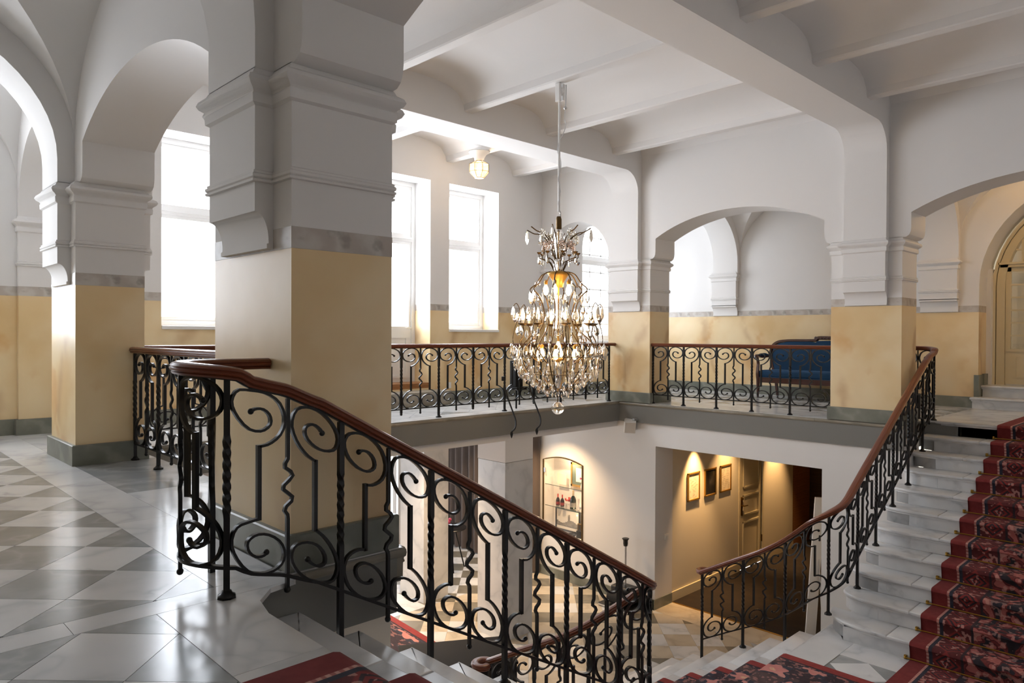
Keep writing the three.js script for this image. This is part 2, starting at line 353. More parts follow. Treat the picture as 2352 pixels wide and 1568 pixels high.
openings.forEach(([x0, x1, y0, y1], i) => {
  const arch = i > 3, door = i === 2, z0 = -8.93, z1 = -8.87, f = 0.065;
  const w = structure(door ? 'door_1' : 'window_' + (i < 2 ? i + 1 : i), windowLabels[i], door ? 'door' : 'window', [(x0 + x1) / 2, y0, -8.9]);
  const yt = 2.43, fr = [box(x0, x0 + f, y0, y1, z0, z1), box(x1 - f, x1, y0, y1, z0, z1), box(x0 + f, x1 - f, y1 - f, y1, z0, z1), box(x0 + f, x1 - f, y0, y0 + f, z0, z1)];
  part(w, 'window_frame', merge(fr), M.paint);
  part(w, 'transom', merge(box(x0 + f, x1 - f, yt - 0.035, yt + 0.035, z0, z1), box(x0 + f, x1 - f, yt + 0.0, yt + 0.02, z1, z1 + 0.02)), M.paint);
  const sash = (a, b, c, d, nm) => part(w, nm, merge(box(a, a + 0.045, c, d, -8.92, -8.885), box(b - 0.045, b, c, d, -8.92, -8.885), box(a + 0.045, b - 0.045, c, c + 0.045, -8.92, -8.885), box(a + 0.045, b - 0.045, d - 0.045, d, -8.92, -8.885)), M.paint);
  const lo = door ? 1.08 : y0 + f;
  sash(x0 + f, x1 - f, lo, yt - 0.035, 'sash'); sash(x0 + f, x1 - f, yt + 0.035, y1 - f, 'sash');
  part(w, 'pane', box(x0 + f + 0.045, x1 - f - 0.045, lo + 0.045, yt - 0.08, -8.904, -8.9), M.pane);
  part(w, 'pane', box(x0 + f + 0.045, x1 - f - 0.045, yt + 0.08, y1 - f - 0.045, -8.904, -8.9), M.pane);
  if (arch) { const m = []; for (let k = 1; k < 4; k++) m.push(box(lerp(x0, x1, k / 4) - 0.012, lerp(x0, x1, k / 4) + 0.012, y0 + f, y1 - f, -8.915, -8.89)); for (let k = 1; k < 7; k++) m.push(box(x0 + f, x1 - f, lerp(y0, y1, k / 7) - 0.012, lerp(y0, y1, k / 7) + 0.012, -8.915, -8.89)); part(w, 'glazing_bars', merge(m), M.paint); }
  if (door) {
    part(w, 'door_panel', box(x0 + f, x1 - f, y0 + f, 1.08, -8.925, -8.88), M.paint);
    part(w, 'panel_frame', merge(box(x0 + 0.14, x1 - 0.14, 0.95, 0.98, -8.88, -8.868), box(x0 + 0.14, x1 - 0.14, 0.36, 0.39, -8.88, -8.868), box(x0 + 0.14, x0 + 0.17, 0.39, 0.95, -8.88, -8.868), box(x1 - 0.17, x1 - 0.14, 0.39, 0.95, -8.88, -8.868)), M.paint);
    part(w, 'door_handle', merge(cyl(V(x1 - 0.09, 1.1, -8.87), V(x1 - 0.09, 1.1, -8.83), 0.01), cyl(V(x1 - 0.09, 1.1, -8.835), V(x1 - 0.2, 1.1, -8.835), 0.008)), M.steel);
    part(w, 'threshold', rbox(x0, x1, 0.215, 0.3, -8.87, -8.52, 0.01), M.oak);
  } else {
    part(w, 'window_sill', rbox(x0, x1, y0 - 0.04, y0, -8.9, -8.47, 0.008), M.paint);
    part(w, 'casement_stay', merge(cyl(V(x1 - f - 0.03, 2.95, -8.87), V(x1 - f - 0.03, 2.8, -8.87), 0.006, 6), cyl(V(x1 - f - 0.03, 2.6, -8.87), V(x1 - f - 0.03, 2.72, -8.87), 0.004, 6)), M.steel);
  }
  skyLight('window_daylight', (x0 + x1) / 2, (lo + y1) / 2, -8.96, x1 - x0 - 0.05, y1 - lo - 0.05);
});
{
  const s = thing('door_step', 'grey stone step in front of the balcony door', 'step', [6.05, 0, -8.3]);
  part(s, 'step_block', rbox(5.42, 6.66, 0.001, 0.2, -8.47, -8.12, 0.012), M.edge);
}

// ---------- floors ----------
function clipPoly(poly, x0, x1, z0, z1) {
  const cut = (p, f, inter) => { const o = []; for (let i = 0; i < p.length; i++) { const a = p[i], b = p[(i + 1) % p.length], ia = f(a), ib = f(b); if (ia) o.push(a); if (ia !== ib) o.push(inter(a, b)); } return o; };
  const ix = (x) => (a, b) => { const t = (x - a[0]) / (b[0] - a[0]); return [x, a[1] + t * (b[1] - a[1])]; }, iz = (z) => (a, b) => { const t = (z - a[1]) / (b[1] - a[1]); return [a[0] + t * (b[0] - a[0]), z]; };
  let p = poly; p = cut(p, (q) => q[0] >= x0, ix(x0)); if (p.length) p = cut(p, (q) => q[0] <= x1, ix(x1)); if (p.length) p = cut(p, (q) => q[1] >= z0, iz(z0)); if (p.length) p = cut(p, (q) => q[1] <= z1, iz(z1));
  return p;
}
const areaOf = (p) => { let a = 0; for (let i = 0; i < p.length; i++) { const q = p[i], r = p[(i + 1) % p.length]; a += q[0] * r[1] - r[0] * q[1]; } return Math.abs(a / 2); };
const JOINT = 0.0011;
function slab(parent, name, poly, y, mat, t = 0.02) { return part(parent, name, prism(offsetPoly(poly, -JOINT), 'y', y - t, y, [], 0), mat); }
// squares set on the diagonal, cut by the border of their field
function diagonalField(parent, x0, x1, z0, z1, side, a0, b0, y, even, odd, view = null) {
  const S = Math.SQRT1_2, as = [], bs = [];
  for (const x of [x0, x1]) for (const z of [z0, z1]) { as.push((x + z) * S); bs.push((x - z) * S); }
  for (let i = Math.floor((Math.min(...as) - a0) / side); i <= (Math.max(...as) - a0) / side; i++) for (let j = Math.floor((Math.min(...bs) - b0) / side); j <= (Math.max(...bs) - b0) / side; j++) {
    const P = (a, b) => [(a + b) * S, (a - b) * S], A = a0 + i * side, B = b0 + j * side;
    const p = clipPoly([P(A, B), P(A + side, B), P(A + side, B + side), P(A, B + side)], x0, x1, z0, z1);
    if (p.length < 3 || areaOf(p) < 0.002) continue;
    if (view && !view(p)) continue;
    // drop doubled corners
    const q = p.filter((v, k) => Math.hypot(v[0] - p[(k + 1) % p.length][0], v[1] - p[(k + 1) % p.length][1]) > 1e-4);
    if (q.length < 3) continue;
    slab(parent, 'tile', q, y, pick(((i + j) % 2 + 2) % 2 ? odd : even));
  }
}
function strip(parent, x0, x1, z0, z1, n, alongX, y, mats) { for (let i = 0; i < n; i++) { const a = alongX ? [lerp(x0, x1, i / n), lerp(x0, x1, (i + 1) / n), z0, z1] : [x0, x1, lerp(z0, z1, i / n), lerp(z0, z1, (i + 1) / n)]; slab(parent, 'marble_slab', rect(...a), y, pick(mats)); } }
{
  const f = structure('floor', 'marble gallery floor with grey and white diagonal tiles', 'floor');
  part(f, 'floor_bed', merge(box(-1.3, 1.97, -0.3, -0.003, -8.5, -2.8), box(-1.3, 1.14, -0.3, -0.003, -2.8, 2.2)), M.grout);
  diagonalField(f, -0.69, 1.142, -8.05, -2.862, 0.3357, -1.714, 2.682, 0, M.white, M.grey);
  strip(f, 1.142, 1.42, -8.05, -2.862, 4, false, 0, M.white);
  strip(f, 1.42, 2.0, -6.2, -3.64, 2, false, 0, [M.grey[1], M.white[2], M.grey[4]]);
  strip(f, 1.42, 2.0, -2.862, -2.80, 1, false, 0, M.white); strip(f, 1.42, 2.0, -8.5, -6.95, 1, false, 0, M.white);
  strip(f, -0.97, -0.69, -8.05, -2.862, 4, false, 0, M.white);
  strip(f, -0.97, 1.42, -8.5, -8.05, 3, true, 0, M.white);
  strip(f, -0.97, 1.42, -2.862, -2.725, 3, true, 0, [M.white[0], M.white[3]]);
  diagonalField(f, -0.69, 0.882, -2.725, 1.9, 0.3275, -1.1428 - 0.3275 * 4, 2.055, 0, M.grey, M.white);
  strip(f, 0.882, NX - 0.002, -2.075, 0.1, 1, false, 0, [M.white[1]]);
  part(f, 'marble_slab', prism(offsetPoly([[0.882, -2.725], [1.42, -2.725], [1.42, -2.80], [1.42, -2.725], [1.30, -2.70], [1.21, -2.60], [NX - 0.002, -2.46], [NX - 0.002, -2.075], [0.882, -2.075]].filter((p, i) => i !== 2 && i !== 3), -JOINT), 'y', -0.02, 0, [], 0), M.white[4]);
  strip(f, -0.97, -0.69, -2.725, 1.9, 2, false, 0, M.white); strip(f, 0.882, 1.42, 0.1, 1.9, 1, false, 0, M.white);
}
{
  const f = structure('floor', 'pale marble floor of the gallery along the windows', 'floor');
  part(f, 'floor_bed', box(2.0, 8.93, -0.3, -0.003, -8.5, -6.83), M.grout);
  strip(f, 2.0, 8.93, -7.12, -6.83, 6, true, 0, M.white); strip(f, 2.0, 8.93, -8.5, -8.2, 6, true, 0, M.white);
  diagonalField(f, 2.0, 8.93, -8.2, -7.12, 0.3357, -1.714, 2.682, 0, M.white, M.white.slice(0, 3).concat(M.grey.slice(0, 1)), (p) => p[0][0] > 4.4);
  slab(f, 'marble_slab', rect(2.0, 4.4, -8.2, -7.12), 0, M.white[2]);
}
{
  const f = structure('floor', 'polished marble floor of the corridor with the sofa', 'floor');
  part(f, 'floor_bed', merge(box(8.93, 12.9, -0.3, -0.003, -8.5, -2.8), box(FX + 0.03, 12.9, -0.3, -0.003, -2.8, 2.2)), M.grout);
  strip(f, 8.93, 9.45, -8.5, -7.05, 1, false, 0, M.white); strip(f, 8.93, 9.45, -6.27, -3.63, 2, false, 0, M.white);
  strip(f, 9.45, 9.78, -8.5, -2.8, 5, false, 0, M.white); strip(f, 11.58, 11.9, -8.5, -2.8, 5, false, 0, M.white);
  diagonalField(f, 9.78, 11.58, -8.5, -2.8, 0.3357, 0.4, 2.682, 0, M.white, M.grey);
  strip(f, FX + 0.002, 11.9, -2.8, -2.1, 2, true, 0, M.white); strip(f, FX + 0.002, 11.9, -2.1, 0.1, 2, true, 0, M.white);
}
{
  const f = structure('floor', 'lobby floor below with white, beige and brown diagonal tiles', 'floor');
  part(f, 'floor_bed', merge(box(1.5, 9.42, LOBBY - 0.2, LOBBY - 0.003, -11.2, 0.2)), M.grout);
  diagonalField(f, 5.2, 8.93, -8.6, -3.9, 0.368, -1.021, 10.196, LOBBY, M.beige, [...M.slate, ...M.white.slice(0, 3)]);
  diagonalField(f, 6.6, 8.93, -10.9, -8.6, 0.368, -1.021, 10.196, LOBBY, M.white.slice(0, 3), M.slate);
  slab(f, 'marble_slab', rect(1.5, 5.2, -11.2, 0.1), LOBBY, M.beige[0]); slab(f, 'marble_slab', rect(5.2, 6.6, -11.2, -8.6), LOBBY, M.white[1]); slab(f, 'marble_slab', rect(5.2, 8.93, -3.9, 0.1), LOBBY, M.beige[1]);
  slab(f, 'marble_slab', rect(8.93, 9.42, -6.18, -3.73), LOBBY, M.beige[2]);
}
// stone nosing round the void
const nose = [[0, -0.002], [0.022, -0.004], [0.036, -0.014], [0.04, -0.028], [0.034, -0.044], [0.018, -0.054], [0.016, -0.062], [0.022, -0.066], [0.022, -0.074], [0.010, -0.080], [0.008, -0.158], [-0.05, -0.158]];
function edgeTrim(name, label, a, b, axis, dir) {      // runs along axis from a to b at plane p; dir: outwards
  const o = structure(name, label, 'trim', axis === 'x' ? [(a[0] + b) / 2, 0, a[1]] : [a[0], 0, (a[1] + b) / 2]);
  const len = axis === 'x' ? b - a[0] : b - a[1], n = Math.max(1, Math.round(Math.abs(len) / 1.15));
  for (let i = 0; i < n; i++) {
    const t0 = (axis === 'x' ? a[0] : a[1]) + len * i / n + 0.0008, t1 = (axis === 'x' ? a[0] : a[1]) + len * (i + 1) / n - 0.0008;
    const poly = nose.concat([[-0.05, -0.002]]).map(([o2, y]) => axis === 'x' ? [a[1] + dir * o2, y] : [a[0] + dir * o2, y]);
    part(o, 'edge_stone', prism(poly, axis, t0, t1, [], 0.7), M.edge);
  }
}
edgeTrim('trim_1', 'moulded grey stone edge under the long back railing', [2.0, -6.86], 8.93, 'x', 1);
edgeTrim('trim_2', 'moulded grey stone edge under the railing before the sofa', [8.955, -6.86], -2.80, 'z', -1);
edgeTrim('trim_3', 'moulded grey stone edge under the railing of the left corridor', [1.985, -6.86], -2.80, 'z', 1);
edgeTrim('trim_4', 'moulded grey stone edge under the large near pier', [1.5, -2.83], 2.02, 'x', 1);

// ---------- piers ----------
const impost = [[0, 1.985], [0.016, 1.995], [0.018, 2.03], [0.012, 2.04], [0.018, 2.052], [0.038, 2.066], [0.048, 2.085], [0.04, 2.104], [0.016, 2.118], [0.006, 2.14], [0, 2.145]];
const stringM = [[0, 1.655], [0.014, 1.658], [0.016, 1.668], [0.008, 1.672], [0.015, 1.678], [0.016, 1.69], [0.008, 1.695], [0.010, 1.704], [0, 1.709]];
const corbel = (s, x, out) => { const p = [[x, 1.56], [x + s * out, 1.56], [x + s * out, 1.53]]; for (let k = 1; k <= 10; k++) { const t = k / 10 * Math.PI / 2; p.push([x + s * (out - (out - 0.022) * Math.sin(t)), 1.53 - 0.125 * (1 - Math.cos(t))]); } p.push([x + s * 0.022, 1.396], [x + s * 0.03, 1.394], [x + s * 0.03, 1.374], [x, 1.372]); return p; };
function pier(label, x0, x1, z0, z1, bw, be) {       // bw, be: [z0, z1, out] of the pilasters to the west and the east
  const o = structure('pier', label, 'pier', [(x0 + x1) / 2, 0, (z0 + z1) / 2]), R = rect(x0, x1, z0, z1);
  const foot = [[x0, z0], [x1, z0]];
  if (be) foot.push([x1, be[0]], [x1 + be[2], be[0]], [x1 + be[2], be[1]], [x1, be[1]]);
  foot.push([x1, z1], [x0, z1]);
  if (bw) foot.push([x0, bw[1]], [x0 - bw[2], bw[1]], [x0 - bw[2], bw[0]], [x0, bw[0]]);
  for (let i = foot.length - 1; i > 0; i--) if (Math.hypot(foot[i][0] - foot[i - 1][0], foot[i][1] - foot[i - 1][1]) < 1e-4) foot.splice(i, 1);
  part(o, 'plinth', ring([[0.0, 0.001], [0.028, 0.001], [0.028, PL - 0.006], [0.022, PL], [0, PL]], R, 0.3), M.plinth);
  part(o, 'shaft', ring([[-0.012, PL], [0, PL], [0, BAND0]], R, 0.3), label.includes('near') ? M.ochreB : M.ochre);
  part(o, 'stone_band', ring([[0, BAND0], [0.0015, BAND0 + 0.001], [0.0015, BAND1 - 0.001], [0, BAND1]], R, 0.3), M.band);
  part(o, 'upper_block', prism(foot, 'y', 1.56, SPR + 0.03, [], 0), M.plaster);
  part(o, 'upper_block', prism(R, 'y', BAND1, 1.56, [], 0), M.plaster);
  part(o, 'string_moulding', ring(stringM, foot), M.plaster); part(o, 'impost_moulding', ring(impost, foot), M.plaster);
  if (bw) part(o, 'corbel', prism(corbel(-1, x0, bw[2]), 'z', bw[0], bw[1]), M.plaster);
  if (be) part(o, 'corbel', prism(corbel(1, x1, be[2]), 'z', be[0], be[1]), M.plaster);
  return o;
}
const LX0 = 1.455, LX1 = 1.962, RX0 = 8.94, RX1 = 9.44;
pier('large near pier rising beside the top of the stair railing', LX0, LX1, -3.64, -2.84, [-3.497, -3.006, 0.085], [-3.46, -2.98, 0.09]);
pier('ochre pier at the far end of the left corridor railing', 1.43, 1.915, -6.95, -6.203, [-6.825, -6.335, 0.09], [-6.95, -6.45, 0.12]);
pier('ochre pier between the long back railing and the railing before the sofa', RX0, RX1, -7.06, -6.285, [-6.955, -6.45, 0.085], [-6.91, -6.43, 0.085]);
pier('ochre pier at the right of the blue sofa', RX0, RX1, -3.63, -2.833, [-3.46, -2.985, 0.09], [-3.5, -3.0, 0.085]);
pier('pier behind the camera on the left side', LX0, LX1, 0.13, 0.93, [0.3, 0.8, 0.085], null);
pier('pier behind the camera on the right side', RX0, RX1, 0.13, 0.93, null, [0.3, 0.8, 0.085]);
// arcades above the piers
function arcade(label, side, x0, x1, p1, p2, p3) {
  const arc = (za, zb, y, rise, n = 24) => { const o = []; for (let k = 0; k <= n; k++) { const t = 2 * k / n - 1; o.push([lerp(za, zb, k / n), y + rise * (1 - t * t * (0.85 + 0.15 * t * t))]); } return o; };
  const sh = (z, s) => [[z, SPR + 0.022], [z + s * 0.04, SPR + 0.028], [z + s * 0.07, SPR + 0.05], [z + s * 0.085, SPR + 0.085], [z + s * 0.09, SPR + 0.13]];
  const poly = [[-8.5, 3.97], [-8.5, SPR], [-8.43, SPR]];
  const c = (-8.43 + p1[0]) / 2, R = (p1[0] + 8.43) / 2;
  for (let k = 0; k <= 20; k++) { const t = Math.PI * (1 - k / 20); poly.push([c + R * Math.cos(t), 2.2 + R * 0.95 * Math.sin(t)]); }
  poly.push([p1[0], SPR], [p1[1], SPR], ...sh(p1[1], 1), ...arc(p1[1] + 0.09, p2[0] - 0.09, 2.435, 0.30), ...sh(p2[0], -1).reverse(), [p2[0], SPR], [p2[1], SPR], ...sh(p2[1], 1), ...arc(p2[1] + 0.09, p3[0] - 0.09, 2.42, 0.31), ...sh(p3[0], -1).reverse(), [p3[0], SPR], [2.2, SPR], [2.2, 3.97]);
  const o = structure('wall_' + side, label, 'wall', [(x0 + x1) / 2, SPR, -3]);
  part(o, 'arcade_wall', prism(poly, 'x', x0, x1, [], 0.5), M.plaster);
  part(o, 'respond', merge(box(x0, x1, BAND1, SPR, -8.5, -8.43)), M.plaster);
  part(o, 'respond_dado', box(x0, x1, PL, BAND0, -8.5, -8.43), M.ochre); part(o, 'respond_band', box(x0, x1, BAND0, BAND1, -8.5, -8.429), M.band); part(o, 'respond_plinth', box(x0 - 0.025, x1 + 0.025, 0, PL, -8.48, -8.40), M.plinth);
  const rs = rect(x0, x1, -8.56, -8.43); part(o, 'respond_moulding', merge(ring(impost, rs), ring(stringM, rs)), M.plaster);
}
arcade('white arcade wall on the left side of the stair hall', 'left', LX0, LX1, [-6.95, -6.203], [-3.64, -2.84], [0.13, 0.93]);
arcade('white arcade wall above the blue sofa and the right pier', 'right', RX0, RX1, [-7.06, -6.285], [-3.63, -2.833], [0.13, 0.93]);
// beams across the hall
function beam(label, z0, z1) {
  const y = 3.435, r = 0.3, p = [[LX1 - 0.02, 4.0], [LX1 - 0.02, SPR + 0.02], [2.052, SPR + 0.02]];
  const xl = 2.052, xr = 8.852;
  for (let k = 0; k <= 12; k++) { const t = Math.PI - k / 12 * Math.PI / 2; p.push([xl + r + r * Math.cos(t), y - r + r * Math.sin(t)]); }
  for (let k = 0; k <= 12; k++) { const t = Math.PI / 2 - k / 12 * Math.PI / 2; p.push([xr - r + r * Math.cos(t), y - r + r * Math.sin(t)]); }
  p.push([xr, SPR + 0.02], [RX0 + 0.02, SPR + 0.02], [RX0 + 0.02, 4.0]);
  const o = structure('ceiling_beam', label, 'beam', [5.45, y, (z0 + z1) / 2]);
  part(o, 'beam_body', prism(p, 'z', z0, z1, [], 0.4), M.plaster);
}
beam('white ceiling beam over the back railing', -6.95, -6.45);
beam('broad white ceiling beam crossing the upper right of the hall', -3.455, -2.978);
// ribbed ceilings: shallow vaults between narrow ribs
function ribbed(label, x0, x1, z0, z1, first) {
  const pts = [], rw = 0.065, yr = 3.60, ys = 3.66, yc = 3.875, ribs = [];
  for (let x = first; x < x1 - 0.15; x += 1.385) if (x > x0 + 0.15) ribs.push(x);
  let x = x0; const bay = (a, b) => { for (let k = 0; k <= 14; k++) { const t = 2 * k / 14 - 1; pts.push([lerp(a, b, k / 14), ys + (yc - ys) * Math.sqrt(Math.max(0, 1 - t * t * t * t * 0.5 - t * t * 0.49))]); } };
  for (const r of ribs) { bay(x, r - rw - 0.012); pts.push([r - rw, yr + 0.012], [r - rw + 0.012, yr], [r + rw - 0.012, yr], [r + rw, yr + 0.012]); x = r + rw + 0.012; }
  bay(x, x1); pts.push([x1, 4.05], [x0, 4.05]);
  const o = structure('ceiling', label, 'ceiling', [(x0 + x1) / 2, yr, (z0 + z1) / 2]);
  part(o, 'vaulted_plaster', prism(pts, 'z', z0, z1, [], 0.5), M.plaster);
}
const RIB0 = 5.525 - 1.385 * 2;
ribbed('ribbed white ceiling from which the chandelier hangs', LX1, RX0, -6.45, -3.455, RIB0);
ribbed('ribbed white ceiling of the gallery along the windows', LX1, RX0, -8.5, -6.95, RIB0);
ribbed('shaded ribbed white ceiling over the staircase', LX1, RX0, -2.978, 2.2, RIB0);
// groined corridors
function groin(o, x0, x1, z0, z1, ys, R) {
  const n = 28, out = [], cx = (x0 + x1) / 2, hx = (x1 - x0) / 2, cz = (z0 + z1) / 2, hz = (z1 - z0) / 2;
  const P = (u, v) => { const m = Math.min(Math.abs(u), Math.abs(v)); return [cx + u * hx, ys + R * Math.sqrt(Math.max(0, 1 - m * m)), cz + v * hz]; };
  const e = (i) => { const t = i / n; return Math.sin((t - 0.5) * Math.PI) ; };
  for (let i = 0; i < n; i++) for (let j = 0; j < n; j++) {
    const a = P(e(i), e(j)), b = P(e(i + 1), e(j)), c = P(e(i + 1), e(j + 1)), d = P(e(i), e(j + 1));
    if ((i < n / 2) === (j < n / 2)) out.push(...a, ...b, ...c, ...a, ...c, ...d); else out.push(...a, ...b, ...d, ...b, ...c, ...d);
  }
  part(o, 'groin_vault', raw(out, 0.45), M.plaster);
}
function crossArch(o, x0, x1, z0, z1, ys = 2.32, rise = 0.94, y0 = SPR) {
  const p = [[x0 - 0.12, 3.7], [x0 - 0.12, y0], [x0, y0]], c = (x0 + x1) / 2, h = (x1 - x0) / 2;
  for (let k = 0; k <= 28; k++) { const t = Math.PI * (1 - k / 28); p.push([c + h * Math.cos(t), ys + rise * Math.sin(t)]); }
  p.push([x1, y0], [x1 + 0.12, y0], [x1 + 0.12, 3.7]);
  part(o, 'cross_arch', prism(p, 'z', z0, z1, [], 0.4), M.plaster);
}
function wallPilaster(o, s, x, out, z0, z1) {     // white corbelled pilaster on a corridor wall
  const a = Math.min(x, x + s * out), b = Math.max(x, x + s * out), F = rect(a, b, z0, z1);
  part(o, 'pilaster', merge(box(a, b, 1.55, SPR + 0.05, z0, z1), prism(corbel(s, x, out), 'z', z0, z1)), M.plaster);
  part(o, 'pilaster_moulding', merge(ring(impost, F), ring(stringM, F)), M.plaster);
}
{
  const o = structure('ceiling', 'groined white vaults over the left corridor', 'ceiling', [0.23, 2.43, -4]);
  const x0 = -1.0, x1 = LX0;
  groin(o, x0, x1, -8.5, -6.825, 2.43, 1.03); groin(o, x0, x1, -6.335, -3.497, 2.43, 1.03); groin(o, x0, x1, -3.006, 0.3, 2.43, 1.03); groin(o, x0, x1, 0.8, 2.2, 2.43, 1.03);
  for (const [a, b] of [[-6.825, -6.335], [-3.497, -3.006], [0.3, 0.8]]) crossArch(o, -0.91, a < -6 ? 1.34 : 1.37, a, b);
  part(o, 'roof_slab', box(-1.3, LX1, 3.7, 4.05, -8.5, 2.2), M.plaster);
  const w = structure('wall_left', 'outer wall of the left corridor with ochre dado', 'wall', [-1.15, 0, -3]);
  part(w, 'plaster', box(-1.3, -1.0, BAND1, 4.05, -8.5, 2.2), M.plaster); part(w, 'stone_band', box(-1.3, -0.999, BAND0, BAND1, -8.5, 2.2), M.band);
  part(w, 'dado', box(-1.3, -1.0, PL, BAND0, -8.5, 2.2), M.ochre); part(w, 'plinth', box(-1.3, -0.975, 0, PL, -8.5, 2.2), M.plinth);
  for (const [a, b] of [[-6.825, -6.335], [-3.497, -3.006], [0.3, 0.8]]) wallPilaster(w, 1, -1.0, 0.09, a, b);
}
const ALC = [-2.76, 0.06];          // door alcove in the right corridor wall
{
  const o = structure('ceiling', 'groined white vaults over the corridor with the sofa', 'ceiling', [10.67, 2.43, -4]);
  groin(o, RX1, 11.9, -8.5, -6.93, 2.43, 1.03); groin(o, RX1, 11.9, -6.45, -3.5, 2.43, 1.03); groin(o, RX1, 11.9, -3.0, 0.3, 2.43, 1.03); groin(o, RX1, 11.9, 0.8, 2.2, 2.43, 1.03);
  for (const [a, b] of [[-6.93, -6.45], [-3.5, -3.0], [0.3, 0.8]]) crossArch(o, 9.525, 11.82, a, b);
  part(o, 'roof_slab', box(RX0, 12.9, 3.7, 4.05, -8.5, 2.2), M.plaster);
  const w = structure('wall_right', 'corridor wall behind the blue sofa with ochre dado', 'wall', [12.1, 0, -5]);
  const seg = (z0, z1) => {
    part(w, 'plaster', box(11.9, 12.3, BAND1, 4.05, z0, z1), M.plaster); part(w, 'stone_band', box(11.898, 12.3, BAND0, BAND1, z0, z1), M.band);
    part(w, 'dado', box(11.9, 12.3, PL, BAND0, z0, z1), M.ochreB); part(w, 'plinth', box(11.875, 12.3, 0, PL, z0, z1), M.plinth);
  };
  seg(-8.5, ALC[0]); seg(ALC[1], 2.2);
  for (const [a, b] of [[-6.955, -6.475], [-3.51, -3.015]]) wallPilaster(w, -1, 11.9, 0.085, a, b);
  // alcove: round arch in the wall, reveal and door
  const c = (ALC[0] + ALC[1]) / 2, R = (ALC[1] - ALC[0]) / 2, p = [[ALC[0], 4.05], [ALC[0], 1.75]];
  for (let k = 0; k <= 24; k++) { const t = Math.PI * (1 - k / 24); p.push([c + R * Math.cos(t), 1.75 + R * Math.sin(t)]); }
  p.push([ALC[1], 4.05]);
  part(w, 'alcove_arch', prism(p, 'x', 11.9, 12.55, [], 0.4), M.plaster);
  part(w, 'alcove_side', merge(box(12.3, 12.55, 0.3, 2.0, ALC[0] - 0.3, ALC[0] + 0.06), box(12.3, 12.55, 0.3, 2.0, ALC[1] - 0.06, ALC[1] + 0.3)), M.plaster);
  part(w, 'alcove_plinth', merge(box(11.88, 12.12, 0.15, 0.47, ALC[0] - 0.05, ALC[0] + 0.012), box(12.1, 12.45, 0.32, 0.48, ALC[0] - 0.05, ALC[0] + 0.03)), M.plinth);
  part(w, 'alcove_back', box(12.75, 12.9, 0, 4.05, ALC[0] - 0.3, ALC[1] + 0.3), M.creamWall);
  const st = thing('door_steps', 'two white marble steps before the arched glazed door', 'steps', [12, 0, c]);
  const nosing = (x0, y1, z0, z1) => merge(rbox(x0 - 0.03, 12.75, y1 - 0.035, y1, z0 - 0.03, z1, 0.015), box(x0 - 0.012, x0, y1 - 0.055, y1 - 0.035, z0 - 0.01, z1));
  part(st, 'tread', nosing(11.76, 0.16, -2.80, 0.1), M.step[0]); part(st, 'riser', box(11.76, 12.74, 0.001, 0.125, -2.80, 0.1), M.step[2]);
  part(st, 'tread', nosing(12.03, 0.32, -2.735, 0.04), M.step[1]); part(st, 'riser', box(12.03, 12.74, 0.16, 0.285, -2.735, 0.04), M.step[3]);
  const d = structure('door_2', 'cream arched door with small glass panes up the marble steps', 'door', [12.5, 0.32, c]);
  const z0 = -2.66, z1 = -0.04, hw = (z1 - z0) / 2, zc = (z0 + z1) / 2, arcP = (r, y) => { const q = []; for (let k = 0; k <= 24; k++) { const t = Math.PI * (1 - k / 24); q.push([zc + r * Math.cos(t), y + r * Math.sin(t)]); } return q; };
  part(d, 'door_frame', prism([[z0, 0.32], ...arcP(hw, 1.75), [z1, 0.32], [z1 - 0.1, 0.32], ...arcP(hw - 0.1, 1.75).reverse(), [z0 + 0.1, 0.32]], 'x', 12.42, 12.56, [], 0.4), M.cream);
  part(d, 'door_moulding', prism([[z0 - 0.05, 0.32], ...arcP(hw + 0.05, 1.75), [z1 + 0.05, 0.32], [z1 + 0.01, 0.32], ...arcP(hw + 0.01, 1.75).reverse(), [z0 - 0.01, 0.32]], 'x', 12.4, 12.56, [], 0.4), M.cream);
  part(d, 'transom', merge(box(12.42, 12.55, 2.02, 2.08, z0 + 0.04, z1 - 0.04), box(12.4, 12.44, 2.06, 2.09, z0 + 0.02, z1 - 0.02)), M.cream);
  for (const [a, b] of [[z0 + 0.1, zc], [zc, z1 - 0.1]]) {
    const leaf = part(d, 'door_leaf', merge(box(12.46, 12.5, 0.33, 0.84, a + 0.004, b - 0.004), box(12.46, 12.5, 0.84, 2.02, a + 0.004, a + 0.07), box(12.46, 12.5, 0.84, 2.02, b - 0.07, b - 0.004), box(12.46, 12.5, 1.96, 2.02, a, b), box(12.445, 12.5, 0.8, 0.84, a + 0.02, b - 0.02), box(12.45, 12.47, 0.42, 0.44, a + 0.12, b - 0.12), box(12.45, 12.47, 0.72, 0.74, a + 0.12, b - 0.12), box(12.45, 12.47, 0.44, 0.72, a + 0.12, a + 0.14), box(12.45, 12.47, 0.44, 0.72, b - 0.14, b - 0.12)), M.cream);
    const n = 6, m = 6;
    for (let i = 0; i < n; i++) for (let k = 0; k < m; k++) part(leaf, 'pane', box(12.478, 12.482, lerp(0.85, 1.95, k / m) + 0.013, lerp(0.85, 1.95, (k + 1) / m) - 0.013, lerp(a + 0.075, b - 0.075, i / n) + 0.012, lerp(a + 0.075, b - 0.075, (i + 1) / n) - 0.012), M.pane);
    const bars = []; for (let i = 1; i < n; i++) bars.push(box(12.465, 12.495, 0.84, 1.96, lerp(a + 0.075, b - 0.075, i / n) - 0.012, lerp(a + 0.075, b - 0.075, i / n) + 0.012));
    for (let k = 1; k < m; k++) bars.push(box(12.466, 12.494, lerp(0.85, 1.95, k / m) - 0.012, lerp(0.85, 1.95, k / m) + 0.012, a + 0.07, b - 0.07));
    part(leaf, 'glazing_bars', merge(bars), M.cream);
  }
